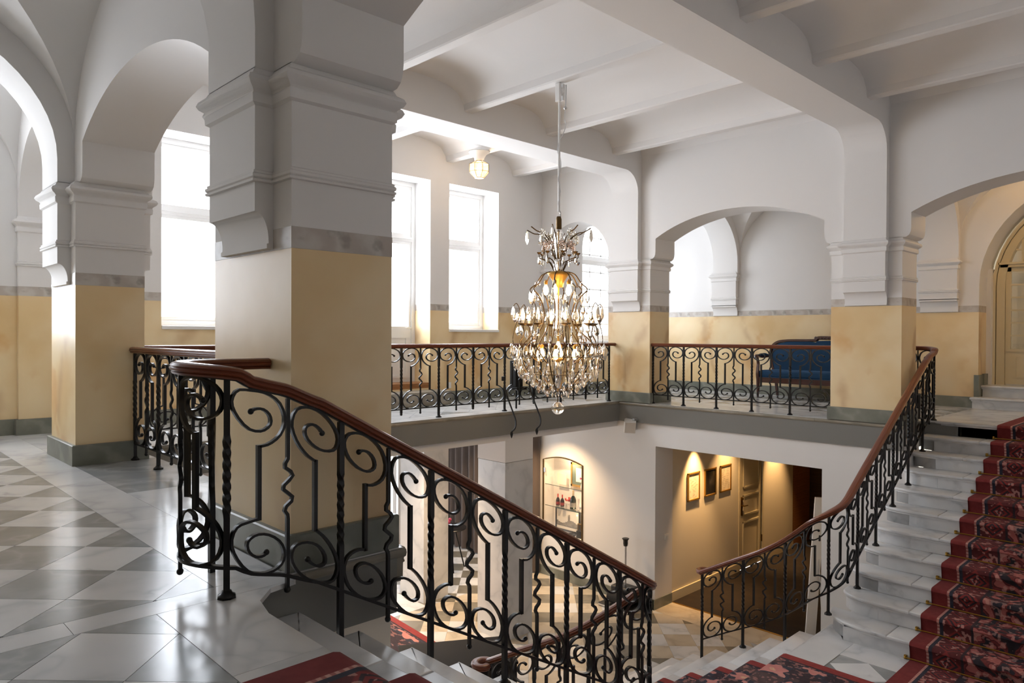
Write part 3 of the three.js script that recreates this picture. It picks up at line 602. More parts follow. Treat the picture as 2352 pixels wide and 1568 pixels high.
  const fb = [], R2 = hw - 0.1; for (let k = 1; k < 12; k++) { const z = z0 + 0.1 + k * (2 * R2) / 12, h = Math.sqrt(Math.max(0, R2 * R2 - (z - zc) * (z - zc))); if (1.75 + h > 2.08) fb.push(box(12.465, 12.495, 2.08, 1.75 + h, z - 0.012, z + 0.012)); }
  for (let y = 2.27; y < 2.9; y += 0.19) { const h = Math.sqrt(R2 * R2 - (y - 1.75) * (y - 1.75)); fb.push(box(12.466, 12.494, y - 0.012, y + 0.012, zc - h, zc + h)); }
  part(d, 'fanlight_bars', merge(fb), M.cream); part(d, 'fanlight_glass', prism([[z0 + 0.11, 2.08], ...arcP(R2 - 0.01, 1.75).filter((q) => q[1] > 2.08), [z1 - 0.11, 2.08]], 'x', 12.478, 12.482, [], 0), M.pane);
}
{ // walls that close the hall behind the camera and the stairs
  const w = structure('wall_front', 'wall closing the staircase behind the photographer', 'wall', [5, 0, 0.2]);
  part(w, 'plaster', merge(box(1.47, 9.42, LOBBY, 4.05, 0.14, 0.3), box(-1.3, 12.9, -0.3, 4.05, 2.2, 2.4)), M.plaster);
}
// ---------- stairs ----------
function bevelSlab(poly, y0, y1, r) {
  const sh = new THREE.Shape(poly.map((p) => new THREE.Vector2(...p)));
  let g = new THREE.ExtrudeGeometry(sh, { depth: y1 - y0 - 2 * r, bevelEnabled: true, bevelThickness: r, bevelSize: r, bevelOffset: -r, bevelSegments: 3, curveSegments: 4 });
  g.rotateX(Math.PI / 2); g.translate(0, y1 - r, 0);
  if (g.index) g = g.toNonIndexed();
  g.deleteAttribute('normal'); g.deleteAttribute('uv'); g.computeVertexNormals(); g = toCreasedNormals(g, 0.9);
  return finish(g);
}
function flight(label, mirror) {
  const X = (x) => mirror ? NX + FX - x : x, st = structure('staircase', label, 'stairs', [X(8.2), LAND, -1.4]);
  const flip = (p) => { const q = p.map(([x, z]) => [X(x), z]); return mirror ? q.reverse() : q; };
  for (let j = 0; j <= 10; j++) {
    const xn = FX - j * TREAD, y = -j * RHO, e = mirror ? 0.001 : j === 10 ? 0.35 : j === 9 ? 0.2 : 0.1, zs = mirror ? -2.7 : j === 10 ? -2.35 : -2.45, zl = j === 10 && !mirror ? -2.85 : -2.79, mk = (dx, back, za, zb) => {
      const p = [];                          // from zb (near) to za (far end with the curve)
      p.push([xn + dx, zb]);
      if (za < zs) { for (let k = 0; k <= 8; k++) { const t = k / 8 * Math.PI / 2; p.push([xn + dx + e * (1 - Math.cos(t)), zs - (zs - zl - dx * 0.6) * Math.sin(t)]); } p.push([Math.max(xn + back, xn + e + dx + 0.02), zl + dx * 0.6]); } else { p.push([xn + dx, za]); p.push([xn + back, za]); }
      p.push([xn + back, zb]);
      return p;
    };
    const zj = -2.2 + 0.05 * Math.sin(j * 2.3), zr = -2.42 - 0.1 * ((j * 5) % 3);
    if (j > 0) {
      part(st, 'tread', bevelSlab(flip(mk(0, TREAD + 0.035, -9, zj - 0.001)), y - 0.034, y, 0.012), M.step[j % 5]);
      part(st, 'tread', bevelSlab(flip(mk(0, TREAD + 0.035, zj + 0.001, 0.13)), y - 0.034, y, 0.012), M.step[(j + 2) % 5]);
    } else if (!mirror) part(st, 'nosing', bevelSlab(flip(mk(0, 0.06, -9, 0.13)), y - 0.034, y - 0.0005, 0.012), M.step[1]);
    else part(st, 'nosing', bevelSlab(flip(mk(0, 0.06, -2.44, 0.13)), y - 0.034, y - 0.0005, 0.012), M.step[1]);
    part(st, 'nosing_moulding', prism(flip(mk(0.014, 0.05, -9, 0.13)), 'y', y - 0.048, y - 0.033, [], 0.4), M.step[(j + 1) % 5]);
    part(st, 'riser', prism(flip(mk(0.03, TREAD + 0.05, -9, zr)), 'y', y - RHO, y - 0.034, [], 0.4), M.step[(j + 3) % 5]);
    part(st, 'riser', prism(flip(mk(0.03, TREAD + 0.05, zr + 0.0015, 0.13)), 'y', y - RHO, y - 0.034, [], 0.4), M.step[(j + 4) % 5]);
    // brass rod at the foot of the riser
    const xr = X(xn + 0.012), yr = y - RHO + 0.016;
    part(st, 'stair_rod', merge(cyl(V(xr, yr, -2.10), V(xr, yr, -0.57), 0.0065, 8), ...[-2.09, -0.58].map((z) => merge(ball(0.012, xr, yr, z), rbox(X(xn + 0.03) - 0.02, X(xn + 0.03) + 0.02, yr - 0.014, yr + 0.02, z - 0.012, z + 0.012, 0.004)))), M.brass);
  }
  // soffit under the flight
  const so = []; so.push([X(FX + 0.4), -0.3], [X(FX + 0.4), -0.161]); for (let j = 0; j <= 10; j++) so.push([X(FX - j * TREAD + 0.28), -(j + 1) * RHO - 0.002]); so.push([X(6.8), LAND - 0.25]);
  part(st, 'stair_soffit', prism([[X(FX + 0.4), -0.45], [X(FX + 0.4), -0.2], [X(6.95), LAND - 0.08], [X(6.95), LAND - 0.25]], 'z', -2.74, 0.13), M.plaster);
  return st;
}
flight('white marble flight with red runner rising to the right corridor', false);
flight('white marble flight descending from the left corridor beside the large near pier', true);
{
  const o = structure('floor', 'marble stair landing with small diagonal tiles', 'floor', [5.43, LAND, -1.4]);
  part(o, 'landing_slab', box(3.76, 7.09, LAND - 0.3, LAND - 0.003, -2.83, 0.13), M.grout);
  const y = LAND;
  for (const m of [0, 1]) {
    const X = (x) => m ? 10.85 - x : x, P = (p) => m ? p.map(([x, z]) => [X(x), z]).reverse() : p;
    part(o, 'marble_slab', prism(offsetPoly(P([[6.1, -2.83], [7.09, -2.83], [7.0, -2.7], [6.9, -2.6], [6.83, -2.52], [6.1, -2.52]]), -JOINT), 'y', y - 0.02, y, [], 0), M.step[0]);
    slab(o, 'marble_slab', P(rect(6.445, 6.9, -2.52, 0.1)), y, M.white[3]);
  }
  slab(o, 'marble_slab', rect(4.75, 6.1, -2.83, -2.51), y, M.white[1]);
  diagonalField(o, 4.405, 6.445, -2.51, 0.1, 0.3275, (6.445 - 2.278) * Math.SQRT1_2, (6.445 + 2.278) * Math.SQRT1_2, y, M.white, M.grey, (p) => Math.max(...p.map((q) => q[0])) > 5.9 || Math.min(...p.map((q) => q[0])) < 4.9);
  const st = structure('staircase', 'lower marble flight with floral runner going down to the lobby', 'stairs', [5.43, LOBBY, -4]);
  for (let k = 0; k <= 7; k++) {
    const zn = -2.85 - 0.31 * k, yk = LAND - 0.16 * k, x0 = 3.77 - (k > 4 ? 0.05 * (k - 4) : 0), x1 = 10.85 - x0, zb = k === 7 ? zn + 0.34 : zn + 0.345;
    if (k) { for (const [a, b] of [[x0, 4.6], [4.6, 6.25], [6.25, x1]]) part(st, 'tread', bevelSlab(rect(a + 0.001, b - 0.001, zn, zb), yk - 0.032, yk, 0.008), M.step[(k + Math.round(a)) % 5]); } else part(st, 'nosing', bevelSlab(rect(3.77, 7.08, zn, zn + 0.03), yk - 0.032, yk - 0.0005, 0.008), M.step[2]);
    part(st, 'riser', box(x0 + 0.01, x1 - 0.01, yk - 0.16, yk - 0.032, zn + 0.02, zn + 0.33), M.step[(k + 2) % 5]);
  }
  part(st, 'stair_soffit', prism([[-2.87, LAND - 0.3], [-2.87, LAND - 0.17], [-5.02, LOBBY + 0.14], [-5.02, LOBBY + 0.001], [-4.6, LOBBY + 0.001]], 'x', 3.9, 6.95, [], 0), M.plaster);
}
// ---------- runners ----------
function runner(label, mat, path, a, b, axis, at) {      // path: [along, y]; a..b across
  const o = thing('carpet_runner', label, 'carpet', at), pos = [], uv = [], n = path.length, w = b - a, th = 0.009, up = [];
  let s = 0; const ss = [0]; for (let i = 1; i < n; i++) { s += Math.hypot(path[i][0] - path[i - 1][0], path[i][1] - path[i - 1][1]); ss.push(s); }
  for (let i = 0; i < n; i++) { const p = path[Math.max(0, i - 1)], q = path[Math.min(n - 1, i + 1)], d = [q[0] - p[0], q[1] - p[1]], l = Math.hypot(...d); let m = [-d[1] / l, d[0] / l]; if (d[0] < 0) m = [d[1] / l, -d[0] / l]; if (Math.abs(d[0]) < 1e-6) m = [0, 0]; up.push(m); }
  const W = (i, t, k) => { const A = path[i][0] + up[i][0] * k, y = path[i][1] + up[i][1] * k; return axis === 'x' ? [A, y, t] : [t, y, A]; };
  const quad = (p, q, r, t, u) => { pos.push(...p, ...q, ...r, ...p, ...r, ...t); uv.push(...u[0], ...u[1], ...u[2], ...u[0], ...u[2], ...u[3]); };
  for (let i = 0; i < n - 1; i++) {
    const v0 = ss[i] / w, v1 = ss[i + 1] / w;
    quad(W(i, a, th), W(i, b, th), W(i + 1, b, th), W(i + 1, a, th), [[0, v0], [1, v0], [1, v1], [0, v1]]);
    for (const [t, u] of [[a, 0.01], [b, 0.99]]) quad(W(i, t, -0.002), W(i, t, th), W(i + 1, t, th), W(i + 1, t, -0.002), [[u, v0], [u, v0], [u, v1], [u, v1]]);
  }
  for (const i of [0, n - 1]) quad(W(i, a, -0.002), W(i, b, -0.002), W(i, b, th), W(i, a, th), [[0, ss[i] / w], [1, ss[i] / w], [1, ss[i] / w], [0, ss[i] / w]]);
  let g = new THREE.BufferGeometry(); g.setAttribute('position', new THREE.Float32BufferAttribute(pos, 3)); g.setAttribute('uv', new THREE.Float32BufferAttribute(uv, 2)); g.computeVertexNormals(); g = toCreasedNormals(g, 0.9);
  part(o, 'carpet', g, mat);
}
const flightPath = (mirror, from, to) => {
  const X = (x) => mirror ? 10.85 - x : x, p = [[X(from), LAND + 0.001]];
  for (let j = 10; j >= 0; j--) { const xn = FX - j * TREAD, y = -j * RHO; p.push([X(xn + 0.012), y - RHO + 0.001], [X(xn + 0.005), y - RHO + 0.02], [X(xn - 0.008), y - 0.05], [X(xn - 0.012), y - 0.02], [X(xn - 0.006), y - 0.004], [X(xn + 0.012), y + 0.001]); }
  p.push([X(to), 0.001]); return p;
};
runner('dark red patterned runner up the right flight of stairs', M.runner, flightPath(false, 6.12, 11.72), -2.05, -0.64, 'x', [8.2, LAND, -1.35]);
runner('red runner at the top of the near flight', M.runner, flightPath(true, 6.12, 10.85 + 0.3), -2.0, -0.64, 'x', [2.6, LAND, -1.35]);
{
  const p = [[-0.2, LAND + 0.001]];
  for (let k = 0; k <= 7; k++) { const zn = -2.85 - 0.31 * k, y = LAND - 0.16 * k; p.push([zn + 0.012, y + 0.001], [zn - 0.006, y - 0.004], [zn - 0.011, y - 0.02], [zn - 0.008, y - 0.045], [zn + 0.004, y - 0.14], [zn + 0.006, y - 0.159]); }
  p.push([-5.3, LOBBY + 0.001]);
  runner('red floral runner on the landing and lower flight', M.floral, p, 4.76, 6.1, 'z', [5.43, LAND, -3]);
}

// ---------- wrought iron railings ----------
const RAILP = [[-0.026, 0], [-0.030, 0.008], [-0.026, 0.012], [-0.034, 0.018], [-0.036, 0.026], [-0.031, 0.031], [-0.034, 0.037], [-0.026, 0.047], [-0.012, 0.052], [0.012, 0.052], [0.026, 0.047], [0.034, 0.037], [0.031, 0.031], [0.036, 0.026], [0.034, 0.018], [0.026, 0.012], [0.030, 0.008], [0.026, 0]];
const SPIRAL = [[0, 0.628], [0.38, 0.645], [0.8, 0.688], [0.985, 0.748], [0.78, 0.812], [0.3, 0.84], [-0.3, 0.838], [-0.8, 0.808], [-0.985, 0.765], [-0.84, 0.716], [-0.36, 0.687], [0.12, 0.692], [0.42, 0.722], [0.40, 0.756], [0.14, 0.776], [-0.16, 0.77], [-0.3, 0.757]];
function railing(label, group, pts, { spacing, anchor, endBar = false, foot = () => true, ground, trim = 0.03, startOff = 0.02, endOff = 0.02, volute = false, phase = 0, hands = null }) {
  // plan path
  const acc = [0]; for (let i = 1; i < pts.length; i++) acc.push(acc[i - 1] + Math.hypot(pts[i].x - pts[i - 1].x, pts[i].z - pts[i - 1].z));
  const L = acc[acc.length - 1];
  const at = (s, h = 0) => { let i = 1; while (i < pts.length - 1 && acc[i] < s) i++; const t = (s - acc[i - 1]) / (acc[i] - acc[i - 1]); return V().lerpVectors(pts[i - 1], pts[i], t).add(V(0, h, 0)); };
  const lat = (s) => { const a = at(Math.max(0, s - 0.03)), b = at(Math.min(L, s + 0.03)); return V(-(b.z - a.z), 0, b.x - a.x).normalize(); };
  const mid = at(L / 2), o = thing('iron_railing', label, 'railing', [mid.x, Math.min(pts[0].y, pts[pts.length - 1].y), mid.z], group);
  let bars = [];
  if (endBar) { const n = 2 * Math.round((L - endOff - anchor) / spacing / 2), d = (L - endOff - anchor) / n; for (let k = -Math.floor((anchor - startOff) / d); k <= n; k++) bars.push([anchor + k * d, ((k % 2) + 2) % 2]); } else for (let k = -Math.floor((anchor - startOff) / spacing); anchor + k * spacing <= L - endOff; k++) bars.push([anchor + k * spacing, ((k % 2) + 2) % 2]);
  bars = bars.map(([s, w]) => [s, phase ? 1 - w : w]);
  const line = (s, h0, h1, n = 2) => Array.from({ length: n }, (_, i) => at(s, lerp(h0, h1, i / (n - 1))));
  bars.forEach(([s, wavy], i) => {
    const N = lat(s);
    if (wavy) {
      const T = V(-N.z, 0, N.x), q = [];
      for (let k = 0; k <= 44; k++) { const h = lerp(0.842, 0.085, k / 44), u = (h - 0.37) / 0.235, a = u > 0 && u < 1 ? 0.021 * Math.sin(u * Math.PI * 5) * Math.min(1, 6 * u, 6 * (1 - u)) : 0; q.push(at(s, h).addScaledVector(T, a)); }
      part(o, 'wavy_bar', merge(sweep(q, barP(0.015, 0.014), { lat: N }), ball(0.014, ...at(s, 0.076).toArray(), 0)), M.iron);
    } else {
      const f = foot(i, s), p0 = at(s), g = f ? (ground ? ground(p0.x, p0.z) : p0.y) : null, h1 = f ? g - p0.y : 0.085, q = [];
      for (let k = 0; k <= 60; k++) q.push(at(s, lerp(0.845, h1, k / 60)));
      const H = 0.845 - h1, tw = (d) => { const h = 0.845 - d; return clamp((0.63 - h) / 0.3, 0, 1) * Math.PI * 3.5; };
      const gs = [sweep(q, barP(0.023, 0.023), { lat: N, twist: tw })];
      if (f) { const b = at(s, h1); gs.push(lathe([[0, 0.03], [0.018, 0.028], [0.022, 0.018], [0.034, 0.012], [0.036, 0], [0, 0]], b.x, b.y, b.z, 8)); } else gs.push(ball(0.017, ...at(s, 0.074).toArray(), 0));
      part(o, 'post', merge(gs), M.iron);
    }
  });
  for (let i = 0; i < bars.length - 1; i++) {
    const a = bars[i][0], b = bars[i + 1][0], c = (a + b) / 2, m = bars[i][1] ? -1 : 1, H = (b - a) / 2 - 0.013;
    const P = (q, r) => at(c + m * r * q[0] * H, r > 0 ? q[1] : 0.975 - q[1]), gs = [];
    for (const r of [1, -1]) {
      const q = spline(SPIRAL.map((k) => P(k, r)), 40), ls = q.map((p, k) => lat(c));
      gs.push(sweep(q, barP(0.02, 0.0105), { lat: ls }));
      const e = q[q.length - 1]; gs.push(ball(0.0125, e.x, e.y, e.z, 0));
    }
    gs.push(sweep(line(c, 0.634, 0.341, 3), barP(0.02, 0.0165), { lat: lat(c) }));
    part(o, 'scroll', merge(gs), M.iron);
  }
  const run = (s0, s1, h, n) => Array.from({ length: n + 1 }, (_, i) => at(lerp(s0, s1, i / n), h)), n = Math.max(2, pts.length > 4 ? Math.round(L / 0.03) : 2);
  const b0 = bars[0][0], b1 = bars[bars.length - 1][0];
  part(o, 'bottom_bar', sweep(run(b0, b1, 0.132, n), barP(0.024, 0.013)), M.iron);
  part(o, 'top_bar', sweep(run(b0, b1, 0.846, n), barP(0.022, 0.007)), M.iron);
  const hs = run(0, L, 0.848, pts.length > 4 ? Math.round(L / 0.02) : 8);
  part(o, 'handrail', sweep(hs, RAILP.map(([x, y]) => [x * 1.12, y * 0.9]), { smooth: false }), M.rail);
  if (volute) {
    const e = at(L, 0.85), d = lat(L), T = V(-d.z, 0, d.x), q = [];
    const curl = []; for (let k = 0; k <= 24; k++) { const t = k / 24 * Math.PI * 1.6, r = 0.075 * (1 - 0.45 * k / 24); curl.push(V(e.x + d.x * volute * (0.075 - r * Math.cos(t)) + -T.x * 0 + (pts[pts.length - 1].x - pts[pts.length - 2].x) * 0, e.y - 0.01 * k / 24, e.z).add(at(L).sub(at(L - 0.02)).setY(0).normalize().multiplyScalar(r * Math.sin(t)))); }
    part(o, 'volute', sweep(curl, RAILP.map(([x, y]) => [x * 0.9, y * 0.9])), M.rail);
  }
  return o;
}
const straight = (a, b) => [a, b];
railing('long black scrolled railing with wooden handrail before the windows', 'gallery railings', [V(1.93, 0, -6.935), V(8.925, 0, -6.935)], { spacing: 0.2765, anchor: 5.484 - 1.93, foot: (i, s) => Math.abs(Math.round((s - 3.554) / 0.2765) % 4) < 0.5 });
railing('black scrolled railing with wooden handrail in front of the blue sofa', 'gallery railings', [V(9.005, 0, -6.283), V(9.005, 0, -3.633)], { spacing: 0.2625, anchor: 0.54, startOff: 0.01, endOff: 0.005 });
railing('black scrolled railing between the large near pier and the pier behind it', 'gallery railings', [V(1.84, 0, -6.2), V(1.84, 0, -3.645)], { spacing: 0.2685, anchor: 0.555, startOff: 0.01 });
{
  const make = (mirror) => {
    const p = [], X = (x) => mirror ? 10.86 - x : x, add = (x, y, z) => p.push(V(X(x), y, z));
    add(1.45, 0, -3.05); add(1.33, 0, -3.05); add(1.2, 0, -3.05);
    for (let k = 1; k < 16; k++) { const t = Math.PI / 2 + k / 16 * Math.PI; add(1.2 + 0.175 * Math.cos(t), -0.03 * Math.pow(k / 16, 4), -2.875 - 0.175 * Math.sin(t)); }
    for (const [x, y] of [[1.2, -0.05], [1.25, -0.065], [1.35, -0.09], [1.45, -0.135]]) add(x, y, -2.70);
    for (let x = 1.5; x < 3.7; x += 0.1) add(x, -0.5514 * (x - 1.22), -2.70);
    const c = new THREE.CatmullRomCurve3([V(3.6, -1.312, -2.70), V(3.85, -1.452, -2.71), V(3.99, -1.53, -2.79), V(4.03, -1.62, -2.92), V(3.98, -1.75, -3.07), V(3.91, -1.91, -3.27), V(3.87, -2.06, -3.5), V(3.86, -2.25, -3.85), V(3.86, -2.455, -4.22)], false, 'centripetal').getPoints(40);
    c.slice(3).forEach((q) => add(q.x, q.y, q.z));
    return p;
  };
  const ground = (mirror) => (x, z) => {
    const m = mirror ? 10.85 - x : x;
    if (z < -2.95) return LAND - 0.16 * Math.max(0, Math.ceil((-2.85 - z) / 0.31));
    if (m < NX) return 0;
    return Math.max(LAND, -RHO * Math.ceil((m - NX) / TREAD));
  };
  const near = make(false), len = (pts, xs) => { let s = 0; for (let i = 1; i < pts.length; i++) { const d = Math.hypot(pts[i].x - pts[i - 1].x, pts[i].z - pts[i - 1].z); if (i > 20 && xs(pts[i])) { return s + d; } s += d; } return s; };
  railing('near black scrolled stair railing with wooden handrail curling round at the large pier', 'stair railings', near, { spacing: 0.2345, anchor: len(near, (p) => p.x >= 1.549) + 0.01, endBar: true, foot: () => true, ground: ground(false), volute: -1, endOff: 0.01 });
  const far = make(true);
  railing('black scrolled stair railing with wooden handrail along the right flight', 'stair railings', far, { spacing: 0.2325, anchor: len(far, (p) => p.x <= 9.83 - 0.53), endBar: true, foot: () => true, ground: ground(true), volute: 1, endOff: 0.01 });
}
// ---------- lobby below ----------
const OP0 = -6.18, OP1 = -3.73, OPY = -0.628;
{
  const w = structure('wall_right', 'white lobby wall below the right gallery with an opening to the corridor', 'wall', [9.2, LOBBY, -5]);
  const outer = [[-8.72, LOBBY], [OP0, LOBBY], [OP0, OPY], [OP1, OPY], [OP1, LOBBY], [0.14, LOBBY], [0.14, -1.3], [-2.78, -1.3], [-2.78, -0.16], [-8.72, -0.16]];
  const niche = [[-8.45, -2.32], [-7.58, -2.32], [-7.58, -1.10]]; for (let k = 0; k <= 12; k++) { const t = k / 12; niche.push([lerp(-7.58, -8.45, t), -1.10 + 0.075 * Math.sin(Math.PI * t)]); } niche.splice(3, 1); niche.push([-8.45, -1.10]); niche.splice(-2, 1);
  part(w, 'plaster', prism(outer, 'x', 8.955, 9.22, [niche], 0.2), M.plaster);
  part(w, 'wall_core', prism(outer, 'x', 9.22, 9.41, [], 0), M.plaster);
  part(w, 'plinth', merge(box(8.93, 8.955, LOBBY, LOBBY + 0.15, -8.72, OP0 + 0.0), box(8.93, 9.4, LOBBY, LOBBY + 0.15, OP0 - 0.02, OP0 + 0.012), box(8.93, 8.955, LOBBY, LOBBY + 0.15, OP1, 0.1)), M.plinth);
  const b = structure('ceiling_beam', 'pale beam below the back gallery with a deep bracket over the lobby column', 'beam', [5.4, -0.39, -7.1]);
  part(b, 'beam_body', box(1.95, 8.955, -0.39, -0.158, -7.43, -6.885), M.plaster); part(b, 'bracket', box(6.56, 7.08, -0.68, -0.39, -7.43, -6.884), M.plaster);
  const c = structure('ceiling', 'low lobby ceiling under the back gallery', 'ceiling', [5, -0.3, -9]); part(c, 'ceiling_slab', merge(box(1.5, 9.4, -0.42, -0.3, -11.3, -7.43), box(1.5, 14.4, -0.30, -0.2, -11.3, -9.0)), M.plaster);
  const l = structure('wall_left', 'lobby wall below the left gallery', 'wall', [1.7, LOBBY, -5]); part(l, 'plaster', merge(box(1.48, 1.962, LOBBY, -0.16, -11.2, -2.84)), M.plasterWarm); part(l, 'stair_side', box(1.1, 1.4, LOBBY, -0.45, -2.78, 0.14), M.plaster);
  const bk = structure('wall_back', 'back wall of the lobby', 'wall', [5, LOBBY, -11.3]);
  part(bk, 'plaster', bands(1.5, 9.9, LOBBY, -0.3, -11.4, -11.2, [[6.3, 7.9, -2.5, -0.7], [3.0, 4.6, -2.5, -0.7]]), M.plaster);
  part(bk, 'side_wall', box(9.6, 9.8, LOBBY, -0.3, -11.2, -8.72), M.plaster);
  [[6.3, 7.9, 'lobby window behind the columns'], [3.0, 4.6, 'lobby window hidden behind the near pier']].forEach(([x0, x1, lab]) => {
    const g = structure('window_6', lab, 'window', [(x0 + x1) / 2, -2.5, -11.3]);
    part(g, 'window_frame', merge(box(x0, x0 + 0.06, -2.5, -0.7, -11.35, -11.28), box(x1 - 0.06, x1, -2.5, -0.7, -11.35, -11.28), box(x0, x1, -0.76, -0.7, -11.35, -11.28), box(x0, x1, -2.5, -2.44, -11.35, -11.28), box((x0 + x1) / 2 - 0.03, (x0 + x1) / 2 + 0.03, -2.44, -0.76, -11.35, -11.28)), M.paint);
    part(g, 'pane', box(x0 + 0.06, x1 - 0.06, -2.44, -0.76, -11.32, -11.316), M.pane);
    skyLight('window_daylight', (x0 + x1) / 2, -1.6, -11.38, x1 - x0 - 0.05, 1.7, 0.5);
  });
}
for (const [lab, x0, x1, z0, z1, top] of [['white marble clad column in the lobby under the beam bracket', 6.56, 7.09, -7.43, -6.885, -0.68], ['slim white column further back in the lobby', 6.62, 7.1, -9.33, -8.72, -0.42]]) {
  const c = thing('lobby_column', lab, 'column', [(x0 + x1) / 2, LOBBY, (z0 + z1) / 2]);
  part(c, 'marble_cladding', prism(rect(x0 + 0.004, x1 - 0.004, z0 + 0.004, z1 - 0.004), 'y', LOBBY, top - 0.006, [], 0), M.step[2]);
}
{ // long curtain on the lobby's right side
  const c = thing('curtain', 'long grey brown pleated curtain beside the display niche', 'curtain', [8.86, LOBBY, -9.7]), q = [];
  for (let i = 0; i <= 240; i++) { const t = i / 240; q.push([lerp(-10.95, -8.49, t), 8.87 + 0.05 * Math.sin(t * 84) + 0.015 * Math.sin(t * 31)]); }
  const poly = q.map(([z, x]) => [x, z]).concat(q.map(([z, x]) => [x + 0.012, z]).reverse());
  part(c, 'pleats', prism(poly, 'y', LOBBY + 0.02, -0.47, [], 0.9), M.curtain); part(c, 'curtain_rail', box(8.84, 8.9, -0.47, -0.43, -10.95, -8.49), M.paint);
}
{ // corridor behind the opening
  const w = structure('wall_left', 'cream corridor wall with three small framed pictures', 'wall', [11.5, LOBBY, -6.25]);
  part(w, 'plaster', merge(bands(9.38, 13.55, LOBBY, -0.42, -6.35, -6.2, [[11.5, 12.3, LOBBY, -0.45]])), M.creamWall);
  part(w, 'baseboard', merge(rbox(9.41, 11.46, LOBBY, LOBBY + 0.15, -6.2, -6.18, 0.006), rbox(12.34, 13.55, LOBBY, LOBBY + 0.15, -6.2, -6.18, 0.006)), M.cream);
  part(w, 'panel_end', box(13.55, 14.3, LOBBY, -0.42, -6.35, -6.2), M.oak);
  const f = structure('floor', 'dark brown carpet of the corridor', 'floor', [11.8, LOBBY, -5]); part(f, 'corridor_carpet', box(9.42, 14.35, LOBBY - 0.1, LOBBY + 0.006, -6.2, OP1 + 0.1), M.brownCarpet); part(f, 'edge_strip', box(9.405, 9.425, LOBBY - 0.02, LOBBY + 0.009, -6.18, OP1), M.brass);
  const c = structure('ceiling', 'ceiling of the lit corridor', 'ceiling', [11.8, -0.5, -5]); part(c, 'ceiling_slab', box(9.41, 14.4, -0.5, -0.4, -6.35, OP1 + 0.25), M.creamWall);
  const r = structure('wall_front', 'near side wall of the lit corridor', 'wall', [11.8, LOBBY, OP1]); part(r, 'plaster', box(9.41, 14.4, LOBBY, -0.42, OP1, OP1 + 0.2), M.creamWall);
  const e = structure('door_4', 'dark wooden doors closing the corridor', 'door', [14.35, LOBBY, -5]);
  part(e, 'door_leaf', box(14.3, 14.36, LOBBY, -0.5, -6.2, -5.0), M.darkdoor); part(e, 'door_leaf', box(14.3, 14.36, LOBBY, -0.5, -4.995, OP1), M.darkdoor);
  part(e, 'door_panel', merge(box(14.285, 14.3, -2.9, -2.1, -6.1, -5.6), box(14.285, 14.3, -1.9, -0.8, -6.1, -5.6), box(14.285, 14.3, -2.9, -2.1, -5.5, -5.1), box(14.285, 14.3, -1.9, -0.8, -5.5, -5.1)), M.darkdoor);
  part(e, 'door_knob', merge(ball(0.03, 14.25, -2.0, -5.07), cyl(V(14.25, -2, -5.07), V(14.3, -2, -5.07), 0.01)), M.brass);
  const d = structure('door_3', 'cream panelled corridor door with brass handle', 'door', [11.9, LOBBY, -6.22]);
  part(d, 'door_leaf', box(11.505, 12.29, LOBBY + 0.01, -0.46, -6.25, -6.205), M.cream);
  part(d, 'jamb', merge(box(11.46, 11.5, LOBBY, -0.42, -6.22, -6.185), box(12.3, 12.34, LOBBY, -0.42, -6.22, -6.185)), M.cream);
  for (const [y0, y1] of [[-2.88, -2.22], [-2.12, -1.76], [-1.64, -0.6]]) part(d, 'panel_moulding', merge(box(11.62, 12.2, y0, y0 + 0.03, -6.205, -6.19), box(11.62, 12.2, y1 - 0.03, y1, -6.205, -6.19), box(11.62, 11.65, y0, y1, -6.205, -6.191), box(12.17, 12.2, y0, y1, -6.205, -6.191)), M.cream);
  const h = part(d, 'handle_plate', rbox(11.545, 11.6, -2.1, -1.78, -6.206, -6.195, 0.003), M.brass); part(h, 'lever', merge(cyl(V(11.57, -1.93, -6.195), V(11.57, -1.93, -6.15), 0.011), cyl(V(11.57, -1.93, -6.152), V(11.70, -1.935, -6.152), 0.009), rbox(11.555, 11.585, -1.83, -1.79, -6.197, -6.17, 0.004)), M.brass);
  part(d, 'hinge', merge(...[-0.72, -1.15, -2.62].map((y) => cyl(V(12.295, y - 0.06, -6.195), V(12.295, y + 0.06, -6.195), 0.012, 8))), M.bronze);
}
function spot(name, label, x, y, z, tx, ty, tz, color, cd, angle) {      // recessed downlight with its own light
  const o = thing(name, label, 'lamp', [x, y, z]);
  part(o, 'trim_ring', lathe([[0.03, 0], [0.045, 0], [0.045, -0.006], [0.03, -0.004]], x, y, z, 20), M.paint);
  part(o, 'lamp_face', lathe([[0, -0.001], [0.03, -0.001]], x, y, z, 16), std({ color: '#fff2d8', emissive: color, emissiveIntensity: 6 }));
  const l = new THREE.SpotLight(color, cd, 0, angle, 0.75, 2); l.position.set(x, y - 0.02, z); l.target.position.set(tx, ty, tz); l.castShadow = true; l.shadow.radius = 1.2; scene.add(l, l.target);
}
const WARM = '#ffc98a';
spot('downlight', 'recessed downlight above the leftmost corridor picture', 10.02, -0.502, -5.98, 10.03, -2.4, -6.16, WARM, 26, 0.55);
spot('downlight', 'recessed downlight above the middle corridor picture', 11.0, -0.502, -5.9, 11.0, -2.6, -6.1, WARM, 9, 0.8);
spot('downlight', 'recessed downlight beyond the corridor door', 12.75, -0.502, -5.98, 12.78, -2.4, -6.16, WARM, 26, 0.55);
spot('downlight', 'recessed lobby downlight above the display niche', 8.25, -0.422, -7.9, 8.8, -2.6, -7.9, '#ffd6a4', 14, 0.95);
spot('downlight', 'recessed lobby downlight over the rug', 4.6, -0.422, -8.0, 4.6, -3, -8.0, '#ffdcb4', 16, 1.1);
spot('downlight', 'recessed lobby downlight between the columns', 6.0, -0.422, -8.2, 6.0, -3, -8.0, '#ffdcb4', 22, 1.1);
